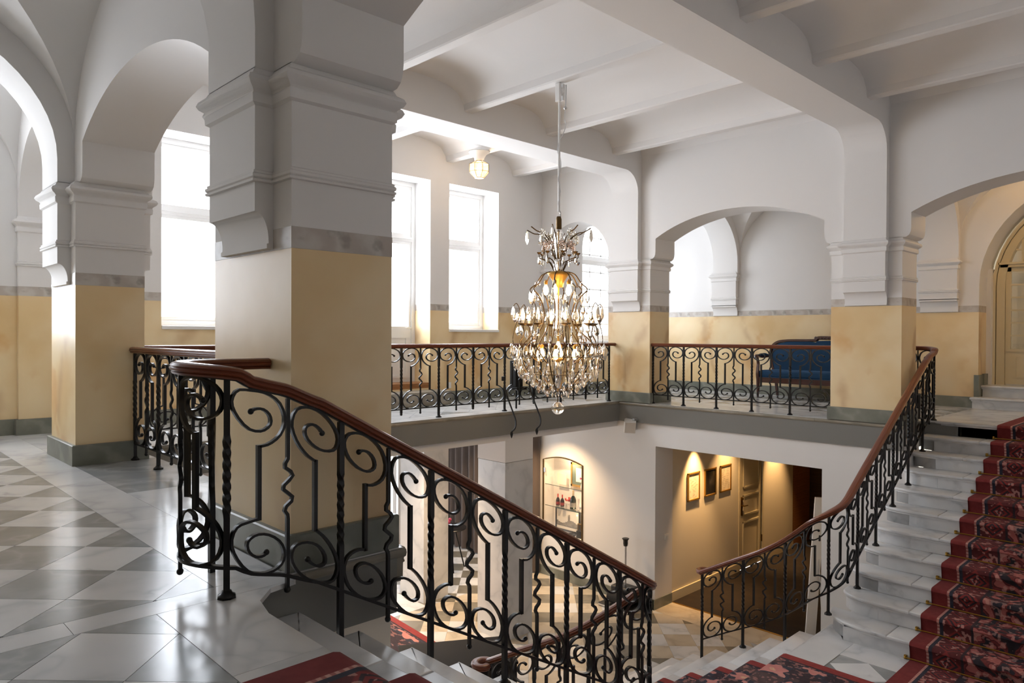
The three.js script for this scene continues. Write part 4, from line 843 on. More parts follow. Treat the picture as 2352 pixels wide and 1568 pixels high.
spot('downlight', 'recessed lobby downlight behind the beam', 8.3, -0.422, -9.4, 8.3, -3, -9.4, '#ffdcb4', 10, 0.95);
// pictures in the corridor
function docTex(kind) {
  const f = fbm(kind * 31 + 5, 6, 4);
  return tex(128, 192, (x, y) => {
    if (kind === 1) { let q = [34, 30, 26]; const d = Math.hypot((x - 0.55) * 1.4, y - 0.55); q = mix3(q, [92, 84, 76], sm(0.42, 0.1, d) * f(x, y) * 1.4); if (x > 0.72 && y > 0.35) q = mix3(q, [150, 120, 70], 0.5 * f(y, x)); return q; }
    const line = Math.abs(((y * 13 + (kind ? 0.15 : 0.6) * Math.sin(x * 5 + Math.floor(y * 13))) % 1) - 0.5) < 0.14 && x > 0.12 && x < 0.9 && f(x, y * 1.0) > 0.42;
    return line ? [176, 160, 136] : mix3([226, 214, 188], [212, 196, 164], f(x, y));
  });
}
[[9.835, 10.185, 'pale document in a thin gilt frame nearest the opening', 0], [10.335, 10.69, 'dark portrait print in a thin gilt frame', 1], [10.82, 11.175, 'pale document in a thin gilt frame next to the door', 2]].forEach(([x0, x1, lab, k]) => {
  const y0 = -1.595, y1 = -1.145, z = -6.198, o = thing('framed_picture', lab, 'picture', [(x0 + x1) / 2, y0, z], 'pictures in the corridor');
  part(o, 'picture_frame', merge(rbox(x0, x0 + 0.03, y0, y1, z, z + 0.025, 0.006), rbox(x1 - 0.03, x1, y0, y1, z, z + 0.025, 0.006), rbox(x0, x1, y0, y0 + 0.03, z, z + 0.025, 0.006), rbox(x0, x1, y1 - 0.03, y1, z, z + 0.025, 0.006)), M.gilt);
  const g = new THREE.PlaneGeometry(x1 - x0 - 0.05, y1 - y0 - 0.05).toNonIndexed(); g.translate((x0 + x1) / 2, (y0 + y1) / 2, z + 0.012);
  part(o, 'print', merge(g), std({ map: docTex(k), roughness: 0.6 }));
});
{ const s = thing('light_switch', 'white light switch on the jamb of the corridor opening', 'switch', [9.25, -2.02, -6.17]); part(s, 'switch_plate', rbox(9.19, 9.30, -2.06, -1.975, -6.18, -6.168, 0.004), M.paint); part(s, 'rocker', rbox(9.215, 9.275, -2.04, -1.995, -6.17, -6.162, 0.003), M.paint); }
{ // leaning white boards inside the opening
  const o = thing('leaning_board', 'tall white board leaning inside the corridor opening', 'board', [9.62, LOBBY, -4.1]);
  const g = box(-0.012, 0.012, 0, 1.9, -0.07, 0.07); g.applyMatrix4(new THREE.Matrix4().makeRotationFromEuler(new THREE.Euler(0.05, 0.9, 0.03, 'YXZ'))); g.translate(9.6, LOBBY + 0.02, -4.14); part(o, 'panel', finish(g), M.paint);
  const s = thing('folded_stand', 'thin grey metal pole leaning beside the white board', 'stand', [9.66, LOBBY, -3.95]);
  part(s, 'pole', cyl(V(9.55, LOBBY + 0.01, -3.93), V(9.72, -1.25, -4.14), 0.012), M.steel); part(s, 'clamp', rbox(9.63, 9.69, -1.72, -1.64, -4.1, -4.03, 0.008), M.black);
}
{ // display niche
  const n = structure('display_niche', 'arched glazed wall niche with lit shelves', 'cabinet', [9.08, -2.32, -8.0]);
  const fr = []; const q = [V(8.95, -2.32, -8.45), V(8.95, -1.10, -8.45)]; for (let k = 1; k < 12; k++) { const t = 1 - k / 12; q.push(V(8.95, -1.10 + 0.075 * Math.sin(Math.PI * t), lerp(-8.45, -7.58, k / 12))); } q.push(V(8.95, -1.10, -7.58), V(8.95, -2.32, -7.58));
  part(n, 'niche_frame', sweep(q, barP(0.02, 0.022), { lat: V(1, 0, 0) }), M.bronze);
  part(n, 'glass_door', box(8.965, 8.969, -2.3, -1.11, -8.44, -7.59), M.pane);
  part(n, 'glass_shelf', box(8.99, 9.215, -1.526, -1.516, -8.44, -7.59), M.pane); part(n, 'glass_shelf', box(8.99, 9.215, -1.886, -1.876, -8.44, -7.59), M.pane);
  part(n, 'shelf_edge', merge(box(8.986, 8.99, -1.526, -1.516, -8.44, -7.59), box(8.986, 8.99, -1.886, -1.876, -8.44, -7.59)), std({ color: '#4c5a50', roughness: 0.2 }));
  part(n, 'hinge', merge(...[-1.28, -2.18].map((y) => rbox(8.945, 8.97, y - 0.04, y + 0.04, -8.44, -8.4, 0.004))), M.steel); part(n, 'lock', cyl(V(8.955, -1.8, -7.63), V(8.968, -1.8, -7.63), 0.02, 14), M.steel);
  part(n, 'niche_lamp', lathe([[0, 0], [0.035, 0], [0.035, 0.015], [0, 0.015]], 9.06, -1.075, -7.92, 16), std({ color: '#fff4e0', emissive: '#ffe2b8', emissiveIntensity: 6 }));
  const l = new THREE.PointLight('#ffd9a8', 0.55); l.position.set(9.05, -1.11, -7.92); l.castShadow = true; scene.add(l);
  const l2 = new THREE.PointLight('#ffd9a8', 0.25); l2.position.set(9.02, -1.95, -7.75); l2.castShadow = true; scene.add(l2);
  const lamp2 = part(n, 'shelf_lamp', ball(0.012, 9.02, -1.95, -7.75), std({ color: '#fff4e0', emissive: '#ffe2b8', emissiveIntensity: 3 }));
  const bottle = (label, z, h, r, dark) => { const b = thing('bottle', label, 'bottle', [9.08, -1.876, z], 'bottles on the niche shelf'); part(b, 'glass_body', lathe([[0, 0], [r, 0.004], [r, 0.48 * h], [r * 0.75, 0.6 * h], [r * 0.34, 0.72 * h], [r * 0.32, 0.8 * h], [0, 0.8 * h]], 9.08, -1.876, z, 16), std({ color: dark, roughness: 0.12 })); part(b, 'foil', lathe([[r * 0.36, 0.72 * h], [r * 0.36, h], [0, h]], 9.08, -1.876, z, 14), std({ color: h > 0.28 ? '#b9a98c' : '#a83226', roughness: 0.4 })); part(b, 'paper_label', lathe([[r + 0.001, 0.12 * h], [r + 0.001, 0.36 * h]], 9.08, -1.876, z, 16), std({ color: h > 0.28 ? '#6c6a66' : '#7a2420', roughness: 0.7 })); };
  bottle('small dark bottle with red neck nearest the niche hinge', -8.23, 0.2, 0.034, '#241412'); bottle('small dark bottle with red neck beside the red flowers', -8.13, 0.2, 0.034, '#241412'); bottle('large dark green bottle with pale neck on the niche shelf', -7.89, 0.31, 0.052, '#12201a');
  const gl = thing('wine_glass', 'slender empty glass beside the large bottle', 'glass', [9.08, -1.876, -7.77]); part(gl, 'bowl', lathe([[0.03, 0.002], [0.004, 0.006], [0.004, 0.08], [0.02, 0.1], [0.022, 0.19]], 9.08, -1.876, -7.77, 14), M.pane);
  const fl = thing('red_flowers', 'cluster of small red flowers between the bottles', 'flowers', [9.12, -1.876, -8.02]); part(fl, 'vase', lathe([[0.03, 0.001], [0.012, 0.03], [0.035, 0.11]], 9.12, -1.876, -8.02, 12), M.pane); for (let k = 0; k < 14; k++) part(fl, 'blossom', ball(0.016, 9.12 + rr(-0.04, 0.04), -1.876 + rr(0.10, 0.16), -8.02 + rr(-0.04, 0.04), 0), std({ color: k % 2 ? '#c03a34' : '#d25a50', roughness: 0.6 }));
  const p1 = thing('framed_print', 'gilt framed print with green mount on the top niche shelf', 'picture', [9.15, -1.516, -7.83]), lean = (g) => { g.translate(0, 1.516, 7.83); g.rotateY(0.25); g.translate(0, -1.516, -7.83); return g; };
  part(p1, 'picture_frame', merge(box(9.14, 9.165, -1.516, -1.12, -8.0, -7.97), box(9.14, 9.165, -1.516, -1.12, -7.68, -7.65), box(9.14, 9.165, -1.516, -1.48, -8.0, -7.65), box(9.14, 9.165, -1.15, -1.12, -8.0, -7.65)), M.gilt); part(p1, 'mount', box(9.152, 9.16, -1.48, -1.15, -7.97, -7.68), std({ color: '#5d6e66', roughness: 0.8 })); part(p1, 'sheet', box(9.148, 9.152, -1.43, -1.2, -7.89, -7.77), M.paper);
  const cd = thing('white_card', 'white folded card on the top niche shelf', 'card', [9.12, -1.516, -8.2]); part(cd, 'card_sheet', box(9.12, 9.128, -1.515, -1.33, -8.28, -8.08), M.paper);
  const vs = thing('porcelain_figure', 'white porcelain figure at the right end of the top niche shelf', 'figurine', [9.06, -1.516, -7.65]); part(vs, 'body', lathe([[0, 0], [0.045, 0], [0.05, 0.05], [0.03, 0.13], [0.035, 0.2], [0.02, 0.28], [0.024, 0.31], [0, 0.34]], 9.06, -1.516, -7.65, 14), M.paint); part(vs, 'pink_flower', ball(0.018, 9.02, -1.33, -7.68), std({ color: '#c05a86' }));
  const p2 = thing('framed_print', 'black framed city print at the bottom of the niche', 'picture', [9.16, -2.3, -8.1]); part(p2, 'picture_frame', merge(box(9.15, 9.175, -2.3, -1.92, -8.35, -8.325), box(9.15, 9.175, -2.3, -1.92, -7.83, -7.805), box(9.15, 9.175, -2.3, -2.275, -8.35, -7.805), box(9.15, 9.175, -1.945, -1.92, -8.35, -7.805)), M.black);
  const pg = new THREE.PlaneGeometry(0.5, 0.335).toNonIndexed(); pg.rotateY(-Math.PI / 2); pg.translate(9.16, -2.11, -8.078); const f = fbm(77, 8, 3); part(p2, 'print', merge(pg), std({ roughness: 0.5, map: tex(128, 96, (x, y) => { const sky = [206, 200, 188]; const ht = 0.3 + 0.2 * (Math.sin(Math.floor(x * 13) * 5.7) * 0.5 + 0.5) + (Math.abs(x - 0.55) < 0.05 ? 0.3 : 0); return y < ht && y > 0.14 ? mix3([96, 92, 84], [150, 142, 128], f(x, y)) : sky; }) }));
  const ho = thing('horse_figure', 'small dark horse statuette on a block in the niche', 'figurine', [9.06, -2.32, -7.72]); part(ho, 'block', rbox(9.02, 9.10, -2.319, -2.2, -7.77, -7.67, 0.004), M.black);
  part(ho, 'horse', merge(rbox(9.045, 9.075, -2.125, -2.085, -7.77, -7.68, 0.012), ...[[-7.76, 9.05], [-7.76, 9.07], [-7.69, 9.05], [-7.69, 9.07]].map(([z, x]) => cyl(V(x, -2.2, z), V(x, -2.11, z), 0.006, 6)), cyl(V(9.06, -2.1, -7.685), V(9.06, -2.04, -7.655), 0.012, 8), cyl(V(9.06, -2.04, -7.66), V(9.06, -2.055, -7.625), 0.009, 8)), M.bronze);
  const bs = thing('niche_base', 'dark oval dish on the niche floor', 'dish', [9.05, -2.32, -7.9]); part(bs, 'dish', lathe([[0, 0.001], [0.07, 0.004], [0.085, 0.03], [0.07, 0.028], [0, 0.012]], 9.05, -2.32, -7.9, 18), M.black);
}
{ // shoe polishing machine
  const o = thing('shoe_polisher', 'black shoe polishing machine with knobbed upright pole', 'machine', [8.72, LOBBY, -6.6]);
  part(o, 'foot_tray', rbox(8.5, 8.9, LOBBY + 0.001, LOBBY + 0.05, -6.88, -6.32, 0.012), M.black);
  part(o, 'tray_edge', merge(box(8.495, 8.502, LOBBY + 0.01, LOBBY + 0.035, -6.87, -6.33)), M.steel);
  part(o, 'housing', rbox(8.66, 8.9, LOBBY + 0.05, LOBBY + 0.3, -6.78, -6.42, 0.03, 3), M.black);
  part(o, 'brush', cyl(V(8.6, LOBBY + 0.15, -6.74), V(8.6, LOBBY + 0.15, -6.46), 0.08, 20), M.blackMat);
  part(o, 'pole', cyl(V(8.8, LOBBY + 0.3, -6.6), V(8.8, -2.16, -6.6), 0.017, 14), M.steel);
  part(o, 'knob', lathe([[0, 0], [0.03, 0.005], [0.036, 0.04], [0.036, 0.09], [0.055, 0.115], [0.05, 0.122], [0, 0.118]], 8.8, -2.165, -6.6, 18), M.black);
}
{ // low black chest, rug, small table, exit sign
  const o = thing('black_chest', 'low black chest beside the foot of the lower stairs', 'chest', [4.6, LOBBY, -5.9]);
  const g = rbox(-0.58, 0.58, 0, 0.66, -0.02, 0.62, 0.012); g.rotateY(-0.54); g.translate(5.03, LOBBY + 0.012, -6.10); const lid = rbox(-0.59, 0.59, 0.66, 0.69, -0.03, 0.63, 0.008); lid.rotateY(-0.54); lid.translate(5.03, LOBBY + 0.012, -6.10);
  part(o, 'chest_body', g, M.blackMat); part(o, 'chest_lid', lid, M.blackMat);
  const r = thing('lobby_rug', 'red patterned rug on the lobby floor', 'rug', [5.1, LOBBY, -7.4]); const rg = new THREE.BoxGeometry(1.5, 0.008, 3.5).toNonIndexed(); rg.rotateY(-0.08); rg.translate(5.12, LOBBY + 0.006, -7.15); part(r, 'pile', merge(rg), M.floral);
  const t = thing('side_table', 'small black table with thin legs seen between the lobby columns', 'table', [7.95, LOBBY, -9.75]); part(t, 'table_top', lathe([[0, 0.70], [0.3, 0.70], [0.3, 0.72], [0, 0.72]], 7.95, LOBBY, -9.75, 28), M.black); for (let k = 0; k < 4; k++) { const a = k * Math.PI / 2 + 0.4; part(t, 'leg', cyl(V(7.95 + 0.28 * Math.cos(a), LOBBY, -9.75 + 0.28 * Math.sin(a)), V(7.95 + 0.1 * Math.cos(a), LOBBY + 0.7, -9.75 + 0.1 * Math.sin(a)), 0.012, 8), M.iron); }
  const g2 = thing('pink_glass', 'glass with pink flowers on the small black table', 'vase', [7.85, LOBBY + 0.72, -9.65]); part(g2, 'glass', lathe([[0.03, 0.001], [0.035, 0.12]], 7.85, LOBBY + 0.72, -9.65, 14), M.pane); part(g2, 'flowers', merge(ball(0.04, 7.85, LOBBY + 0.84, -9.65), ball(0.03, 7.88, LOBBY + 0.88, -9.64), ball(0.03, 7.82, LOBBY + 0.88, -9.66)), std({ color: '#b8486a', roughness: 0.7 }));
  const e = thing('exit_sign', 'small lit pale green exit sign under the lobby ceiling', 'sign', [7.3, -1.0, -9.45]); part(e, 'sign_box', rbox(7.12, 7.36, -1.08, -0.96, -9.48, -9.45, 0.006), M.paint); part(e, 'sign_face', box(7.13, 7.35, -1.07, -0.97, -9.449, -9.447), std({ color: '#dff0e2', emissive: '#bfe8cc', emissiveIntensity: 0.7 })); part(e, 'hanger', cyl(V(7.24, -0.96, -9.465), V(7.24, -0.42, -9.465), 0.006, 6), M.steel);
  const el = new THREE.PointLight('#bfe8cc', 0.12); el.position.set(7.24, -1.02, -9.38); el.castShadow = true; scene.add(el);
}
// ---------- sofa ----------
{
  const z0 = -5.76, z1 = -3.70, xf = 11.2, xb = 11.72, o = thing('sofa', 'dark blue velvet sofa with carved mahogany frame against the corridor wall', 'sofa', [11.45, 0, (z0 + z1) / 2]);
  const zc = (z0 + z1) / 2, hw = (z1 - z0) / 2, at = (t) => zc + t * hw;
  // seat: bowed front, sprung top
  const top = []; const n = 24;
  for (let i = 0; i <= n; i++) { const t = 2 * i / n - 1; top.push([xf - 0.05 * (1 - t * t), at(t * 0.97)]); }
  const seatPoly = top.concat([[xb - 0.04, at(0.9)], [xb - 0.04, at(-0.9)]]);
  part(o, 'seat_rail', prism(offsetPoly(seatPoly, 0.005), 'y', 0.25, 0.335, [], 0.4), M.mahogany);
  part(o, 'seat', bevelSlab(offsetPoly(seatPoly, -0.012), 0.33, 0.455, 0.035), M.velvet);
  part(o, 'seat_piping', sweep(top.map(([x, z]) => V(x + 0.005, 0.338, z)), circle(0.008, 6), { smooth: true }), M.velvet);
  // back: shaped panel with a mahogany frame and crest
  const prof = [[-0.93, 0.42], [-0.97, 0.62], [-0.985, 0.74], [-0.95, 0.85], [-0.86, 0.915], [-0.7, 0.94], [-0.35, 0.945], [-0.24, 0.955], [-0.22, 0.985], [0, 0.992]];
  const full = prof.concat(prof.slice(0, -1).reverse().map(([t, y]) => [-t, y]));
  const curve = spline(full.map(([t, y]) => V(xb, y, at(t))), 90);
  const panel = full.map(([t, y]) => [at(t * 0.965), y - 0.022 - (Math.abs(t) < 0.3 ? 0.03 : 0)]);
  part(o, 'backrest', prism(panel, 'x', xb - 0.075, xb + 0.03, [], 0.9), M.velvet);
  part(o, 'back_frame', sweep(curve.map((p) => V(p.x - 0.02, p.y, p.z)), [[-0.045, -0.018], [0.045, -0.018], [0.045, 0.018], [0.02, 0.026], [-0.02, 0.026], [-0.045, 0.018]], { lat: V(1, 0, 0) }), M.mahogany);
  part(o, 'crest', merge(rbox(xb - 0.06, xb + 0.01, 0.955, 1.0, at(-0.24), at(0.24), 0.012), ...Array.from({ length: 9 }, (_, i) => ball(0.017, xb - 0.058, 0.975, at(-0.2 + 0.05 * i), 0)), ball(0.028, xb - 0.03, 0.98, at(-0.25), 0), ball(0.028, xb - 0.03, 0.98, at(0.25), 0)), M.mahogany);
  part(o, 'lower_rail', box(xb - 0.06, xb + 0.02, 0.25, 0.43, at(-0.92), at(0.92)), M.mahogany);
  for (const s of [-1, 1]) {
    part(o, 'arm', sweep(spline([V(xb - 0.02, 0.69, at(s * 0.975)), V(11.55, 0.67, at(s * 1.0)), V(11.36, 0.665, at(s * 1.01)), V(11.25, 0.69, at(s * 1.0)), V(11.19, 0.685, at(s * 0.995)), V(11.17, 0.65, at(s * 0.99))], 30), [[-0.026, -0.016], [0.026, -0.016], [0.03, 0.006], [0.014, 0.02], [-0.014, 0.02], [-0.03, 0.006]]), M.mahogany);
    part(o, 'arm_pad', sweep(spline([V(11.6, 0.69, at(s * 0.99)), V(11.48, 0.70, at(s * 1.005)), V(11.34, 0.692, at(s * 1.01))], 12), circle(0.028, 10), { smooth: true, scale: (d, i) => 0.55 + 0.45 * Math.sin(Math.PI * i / 12) }), M.velvet);
    part(o, 'arm_support', sweep(spline([V(11.21, 0.66, at(s * 0.99)), V(11.235, 0.56, at(s * 0.985)), V(11.215, 0.47, at(s * 0.98)), V(11.2, 0.4, at(s * 0.975)), V(11.21, 0.3, at(s * 0.97))], 20), barP(0.042, 0.038), { lat: V(0, 0, 1), scale: (d, i) => 0.75 + 0.4 * i / 20 }), M.mahogany);
    part(o, 'leg', sweep([V(11.21, 0.32, at(s * 0.97)), V(11.208, 0.2, at(s * 0.97)), V(11.2, 0.001, at(s * 0.97))], circle(0.032, 10), { smooth: true, lat: V(0, 0, 1), scale: (d, i) => [1, 0.85, 0.5][i] }), M.mahogany);
    part(o, 'leg', sweep([V(xb - 0.02, 0.3, at(s * 0.9)), V(xb, 0.16, at(s * 0.9)), V(xb + 0.06, 0.001, at(s * 0.91))], barP(0.045, 0.045), { lat: V(0, 0, 1), scale: (d, i) => [1, 0.9, 0.65][i] }), M.mahogany);
  }
}
// ---------- ceiling lantern in the back gallery ----------
function lantern(x, z, dy, label, cd) {
  const o = thing('ceiling_lantern', label, 'lamp', [x, 3.6 + dy, z], 'ceiling lanterns');
  part(o, 'ceiling_rose', lathe([[0, 3.6], [0.15, 3.6], [0.15, 3.585], [0.11, 3.565], [0.085, 3.53], [0.07, 3.50], [0.068, 3.455], [0, 3.455]], x, dy, z, 28), M.paint);
  const R = [[0.07, 3.455], [0.145, 3.415], [0.145, 3.31], [0.07, 3.225]], n = 8, P = (k, i) => { const a = 2 * Math.PI * (k + 0.5) / n; return V(x + R[i][0] * Math.cos(a), R[i][1] + dy, z + R[i][0] * Math.sin(a)); };
  const glass = phy({ color: '#fff3dd', transmission: 0.7, thickness: 0, roughness: 0.35 });
  for (let k = 0; k < n; k++) for (let i = 0; i < 3; i++) { const a = P(k, i), b = P(k + 1, i), c = P(k + 1, i + 1), d = P(k, i + 1); part(o, 'glass_facet', raw([a, b, c, a, c, d].flatMap((q) => q.toArray())), glass); }
  const wires = []; for (let k = 0; k < n; k++) { for (let i = 0; i < 3; i++) wires.push(cyl(P(k, i), P(k, i + 1), 0.0035, 5)); for (let i = 0; i < 4; i++) wires.push(cyl(P(k, i), P(k + 1, i), 0.0035, 5)); }
  part(o, 'metal_edges', merge(wires), M.bronze);
  part(o, 'bottom_facet', prism(Array.from({ length: 8 }, (_, k) => { const p = P(k, 3); return [p.x, p.z]; }), 'y', 3.224 + dy, 3.227 + dy, [], 0), glass);
  part(o, 'bulb', lathe([[0, 0], [0.03, 0.02], [0.036, 0.06], [0.02, 0.1], [0.015, 0.13], [0, 0.13]], x, 3.29 + dy, z, 16), std({ color: '#fff2d6', emissive: '#ffdfa8', emissiveIntensity: 9 }));
  const l = new THREE.PointLight('#ffd9a0', cd); l.position.set(x, 3.345 + dy, z); l.castShadow = true; scene.add(l);
}
lantern(6.8, -7.7, 0, 'small faceted glass ceiling lantern in front of the windows', 0.5);
lantern(10.67, -1.35, -0.16, 'faceted glass lantern in the vault before the arched door', 4);
// ---------- chandelier ----------
{
  const cx = 5.55, cz = -5.04, o = thing('chandelier', 'large crystal chandelier with bronze cage hanging over the stair hall', 'chandelier', [cx, 3.6, cz]);
  const pt = (r, y, a) => V(cx + r * Math.cos(a), y, cz + r * Math.sin(a));
  part(o, 'pulley_block', merge(rbox(cx - 0.035, cx + 0.0, 3.41, 3.6, cz - 0.03, cz + 0.03, 0.008), rbox(cx + 0.025, cx + 0.055, 3.43, 3.6, cz - 0.03, cz + 0.03, 0.008)), M.paint);
  part(o, 'pulley_wheel', merge(cyl(V(cx - 0.002, 3.52, cz), V(cx + 0.027, 3.52, cz), 0.045, 20)), M.paint);
  part(o, 'pole', cyl(V(cx, 2.28, cz), V(cx, 3.43, cz), 0.012, 10), M.paint);
  part(o, 'cord', merge(tube([V(cx + 0.08, 3.6, cz + 0.02), V(cx + 0.075, 3.42, cz + 0.02), V(cx + 0.07, 3.37, cz + 0.02)], 0.008, 6, 8), tube([V(cx + 0.07, 3.37, cz + 0.02), V(cx + 0.06, 3.25, cz + 0.02), V(cx + 0.075, 3.18, cz + 0.02), V(cx + 0.06, 3.09, cz), V(cx + 0.02, 3.03, cz), V(cx - 0.012, 2.98, cz), V(cx - 0.012, 2.9, cz - 0.015), V(cx + 0.014, 2.84, cz), V(cx + 0.014, 2.74, cz + 0.012), V(cx - 0.014, 2.6, cz), V(cx + 0.012, 2.48, cz + 0.01), V(cx - 0.012, 2.36, cz), V(cx + 0.02, 2.28, cz)], 0.004, 5, 90), ball(0.018, cx + 0.07, 3.36, cz + 0.02)), M.steel);
  part(o, 'hook', tube([V(cx, 2.3, cz), V(cx + 0.025, 2.27, cz), V(cx + 0.02, 2.22, cz), V(cx - 0.012, 2.21, cz)], 0.008, 6, 14), M.steel);
  part(o, 'top_sleeve', lathe([[0, 0], [0.03, 0], [0.03, 0.1], [0.022, 0.13], [0, 0.13]], cx, 2.1, cz, 14), M.bronze);
  const glass = (prof, y) => part(o, 'glass_baluster', lathe(prof, cx, y, cz, 18), M.crystal);
  glass([[0, 0.31], [0.02, 0.31], [0.05, 0.25], [0.055, 0.18], [0.03, 0.06], [0.02, 0], [0, 0]], 1.80);
  glass([[0, 0.15], [0.018, 0.15], [0.04, 0.1], [0.05, 0.05], [0.03, 0], [0, 0]], 1.64);
  glass([[0, 0.42], [0.03, 0.42], [0.045, 0.34], [0.03, 0.2], [0.055, 0.08], [0.04, 0], [0, 0]], 1.0);
  glass([[0, 0.3], [0.05, 0.3], [0.04, 0.2], [0.025, 0.04], [0, 0]], 0.44);
  part(o, 'stem', cyl(V(cx, 0.42, cz), V(cx, 2.1, cz), 0.008, 8), M.gilt);
  part(o, 'gilt_dome', lathe([[0, 1.67], [0.10, 1.66], [0.12, 1.645], [0.10, 1.62], [0.06, 1.56], [0.05, 1.5], [0, 1.5]], cx, 0, cz, 24), M.gilt);
  part(o, 'gilt_cup', lathe([[0, 0.775], [0.06, 0.77], [0.066, 0.755], [0.03, 0.73], [0, 0.73]], cx, 0, cz, 20), M.gilt);
  // cage ribs
  const N = 8;
  for (let k = 0; k < N; k++) {
    const a = 2 * Math.PI * (k + 0.3) / N;
    part(o, 'cage_rib', tube([pt(0.09, 1.66, a), pt(0.17, 1.63, a), pt(0.235, 1.54, a), pt(0.30, 1.475, a), pt(0.235, 1.40, a), pt(0.185, 1.29, a), pt(0.175, 1.17, a), pt(0.22, 1.06, a), pt(0.33, 0.95, a), pt(0.42, 0.84, a), pt(0.425, 0.74, a), pt(0.34, 0.62, a), pt(0.2, 0.5, a), pt(0.14, 0.44, a)], 0.0065, 6, 70), M.bronze);
    part(o, 'crown_arm', tube([pt(0.035, 1.79, a), pt(0.07, 1.86, a), pt(0.12, 1.98, a), pt(0.2, 2.05, a), pt(0.26, 2.06, a), pt(0.335, 2.10, a)], 0.006, 6, 24), M.bronze);
    part(o, 'candle_arm', tube([pt(0.05, 1.67, a + 0.39), pt(0.1, 1.76, a + 0.39), pt(0.14, 1.78, a + 0.39), pt(0.2, 1.8, a + 0.39), pt(0.205, 1.84, a + 0.39)], 0.006, 6, 18), M.bronze);
    part(o, 'drip_cup', lathe([[0, 0], [0.012, 0.002], [0.028, 0.02], [0.024, 0.022], [0, 0.01]], ...pt(0.205, 1.835, a + 0.39).toArray(), 10), M.bronze);
    part(o, 'lower_arm', tube([pt(0.2, 0.72, a + 0.39), pt(0.3, 0.8, a + 0.39), pt(0.4, 0.92, a + 0.39), pt(0.36, 1.02, a + 0.39), pt(0.37, 1.1, a + 0.39)], 0.0065, 6, 22), M.bronze);
    part(o, 'drip_cup', lathe([[0, 0], [0.02, 0.0], [0.055, 0.022], [0.05, 0.028], [0, 0.012]], ...pt(0.37, 1.1, a + 0.39).toArray(), 12), M.bronze);
    part(o, 'hook_arm', tube([pt(0.42, 0.86, a + 0.39), pt(0.47, 0.93, a + 0.39), pt(0.46, 1.06, a + 0.39), pt(0.40, 1.24, a + 0.39), pt(0.44, 1.33, a + 0.39), pt(0.47, 1.30, a + 0.39)], 0.0045, 5, 30), M.bronze);
  }
  for (const [r, y, n] of [[0.30, 1.475, 0], [0.425, 0.79, 1], [0.33, 0.61, 1], [0.14, 0.44, 1]]) if (n) part(o, 'cage_ring', sweep(Array.from({ length: 49 }, (_, i) => pt(r, y, i / 48 * 2 * Math.PI)), circle(0.0045, 5), { smooth: true, closed: true }), M.bronze);
  // drops: faceted almonds, grapes, rosettes
  const almond = (h, w) => { const g = new THREE.LatheGeometry([[0, 0], [w * 0.62, -h * 0.16], [w, -h * 0.62], [w * 0.72, -h * 0.8], [0, -h]].map((p) => new THREE.Vector2(...p)), 6).toNonIndexed(); g.scale(1, 1, 0.55); g.computeVertexNormals(); return g; };
  const grapes = (() => { const gs = []; for (let i = 0; i < 5; i++) { const n = [1, 5, 6, 5, 2][i], r = [0, 0.02, 0.024, 0.018, 0.006][i]; for (let k = 0; k < n; k++) gs.push(new THREE.IcosahedronGeometry(0.0125, 0).translate(r * Math.cos(2 * Math.PI * k / n + i), -0.015 - i * 0.02, r * Math.sin(2 * Math.PI * k / n + i))); } return merge(gs); })();
  const A1 = almond(0.14, 0.024), A2 = almond(0.095, 0.026), A3 = almond(0.06, 0.018);
  const tint = [M.crystal, phy({ color: '#f3e2d6', transmission: 1, thickness: 0.02, roughness: 0.05, ior: 1.52 }), phy({ color: '#fff9ee', transmission: 0.85, thickness: 0.02, roughness: 0.08, ior: 1.5 })];
  let q = 0; const hang = (g, r, y, a, nm = 'crystal_drop') => copyPart(o, nm, g, tint[q++ % 3], ...pt(r, y, a).toArray(), [0, -a + rr(-0.5, 0.5), rr(-0.06, 0.06)]);
  for (let k = 0; k < N; k++) {
    const a = 2 * Math.PI * (k + 0.3) / N;
    hang(k % 2 ? A1 : grapes, k % 2 ? 0.335 : 0.2, k % 2 ? 2.09 : 2.10, a); hang(grapes, 0.14, 1.99, a + 0.39); hang(A2, 0.2, 2.03, a + 0.1); hang(A2, 0.205, 1.82, a + 0.39);
    hang(A2, 0.17, 1.93, a + 0.2); hang(A1, 0.30, 1.465, a); hang(A2, 0.21, 1.42, a + 0.25); hang(A3, 0.24, 1.56, a); hang(A2, 0.19, 1.25, a + 0.39);
    for (const [dr, dy, da] of [[0.05, 1.24, 0.1], [0.09, 1.22, -0.12], [0.02, 1.11, 0.13], [0.06, 1.09, -0.1], [-0.06, 1.3, 0.05]]) hang(A2, 0.37 + dr, dy, a + 0.39 + da);
    hang(A1, 0.47, 1.3, a + 0.39); hang(A1, 0.49, 0.92, a + 0.39); hang(A1, 0.48, 0.9, a + 0.2); hang(A1, 0.48, 0.88, a); hang(A1, 0.47, 0.91, a - 0.2);
    hang(A2, 0.28, 1.0, a + 0.1); hang(A2, 0.33, 1.06, a - 0.12);
  }
  for (const [r, y, n, g] of [[0.44, 0.78, 20, A1], [0.40, 0.69, 18, A1], [0.34, 0.62, 18, A2], [0.28, 0.56, 16, A2], [0.2, 0.5, 12, A2], [0.13, 0.44, 8, A3], [0.1, 0.42, 6, A3]]) for (let k = 0; k < n; k++) hang(g, r + rr(-0.012, 0.012), y + rr(-0.01, 0.01), 2 * Math.PI * (k + rr(-0.15, 0.15)) / n);
  part(o, 'bottom_ball', merge(new THREE.IcosahedronGeometry(0.066, 2).translate(cx, 0.25, cz)), M.crystal);
  part(o, 'ball_link', cyl(V(cx, 0.31, cz), V(cx, 0.44, cz), 0.006, 6), M.bronze);
  // bulbs
  const bulbM = std({ color: '#fff3da', emissive: '#ffd79a', emissiveIntensity: 14 });
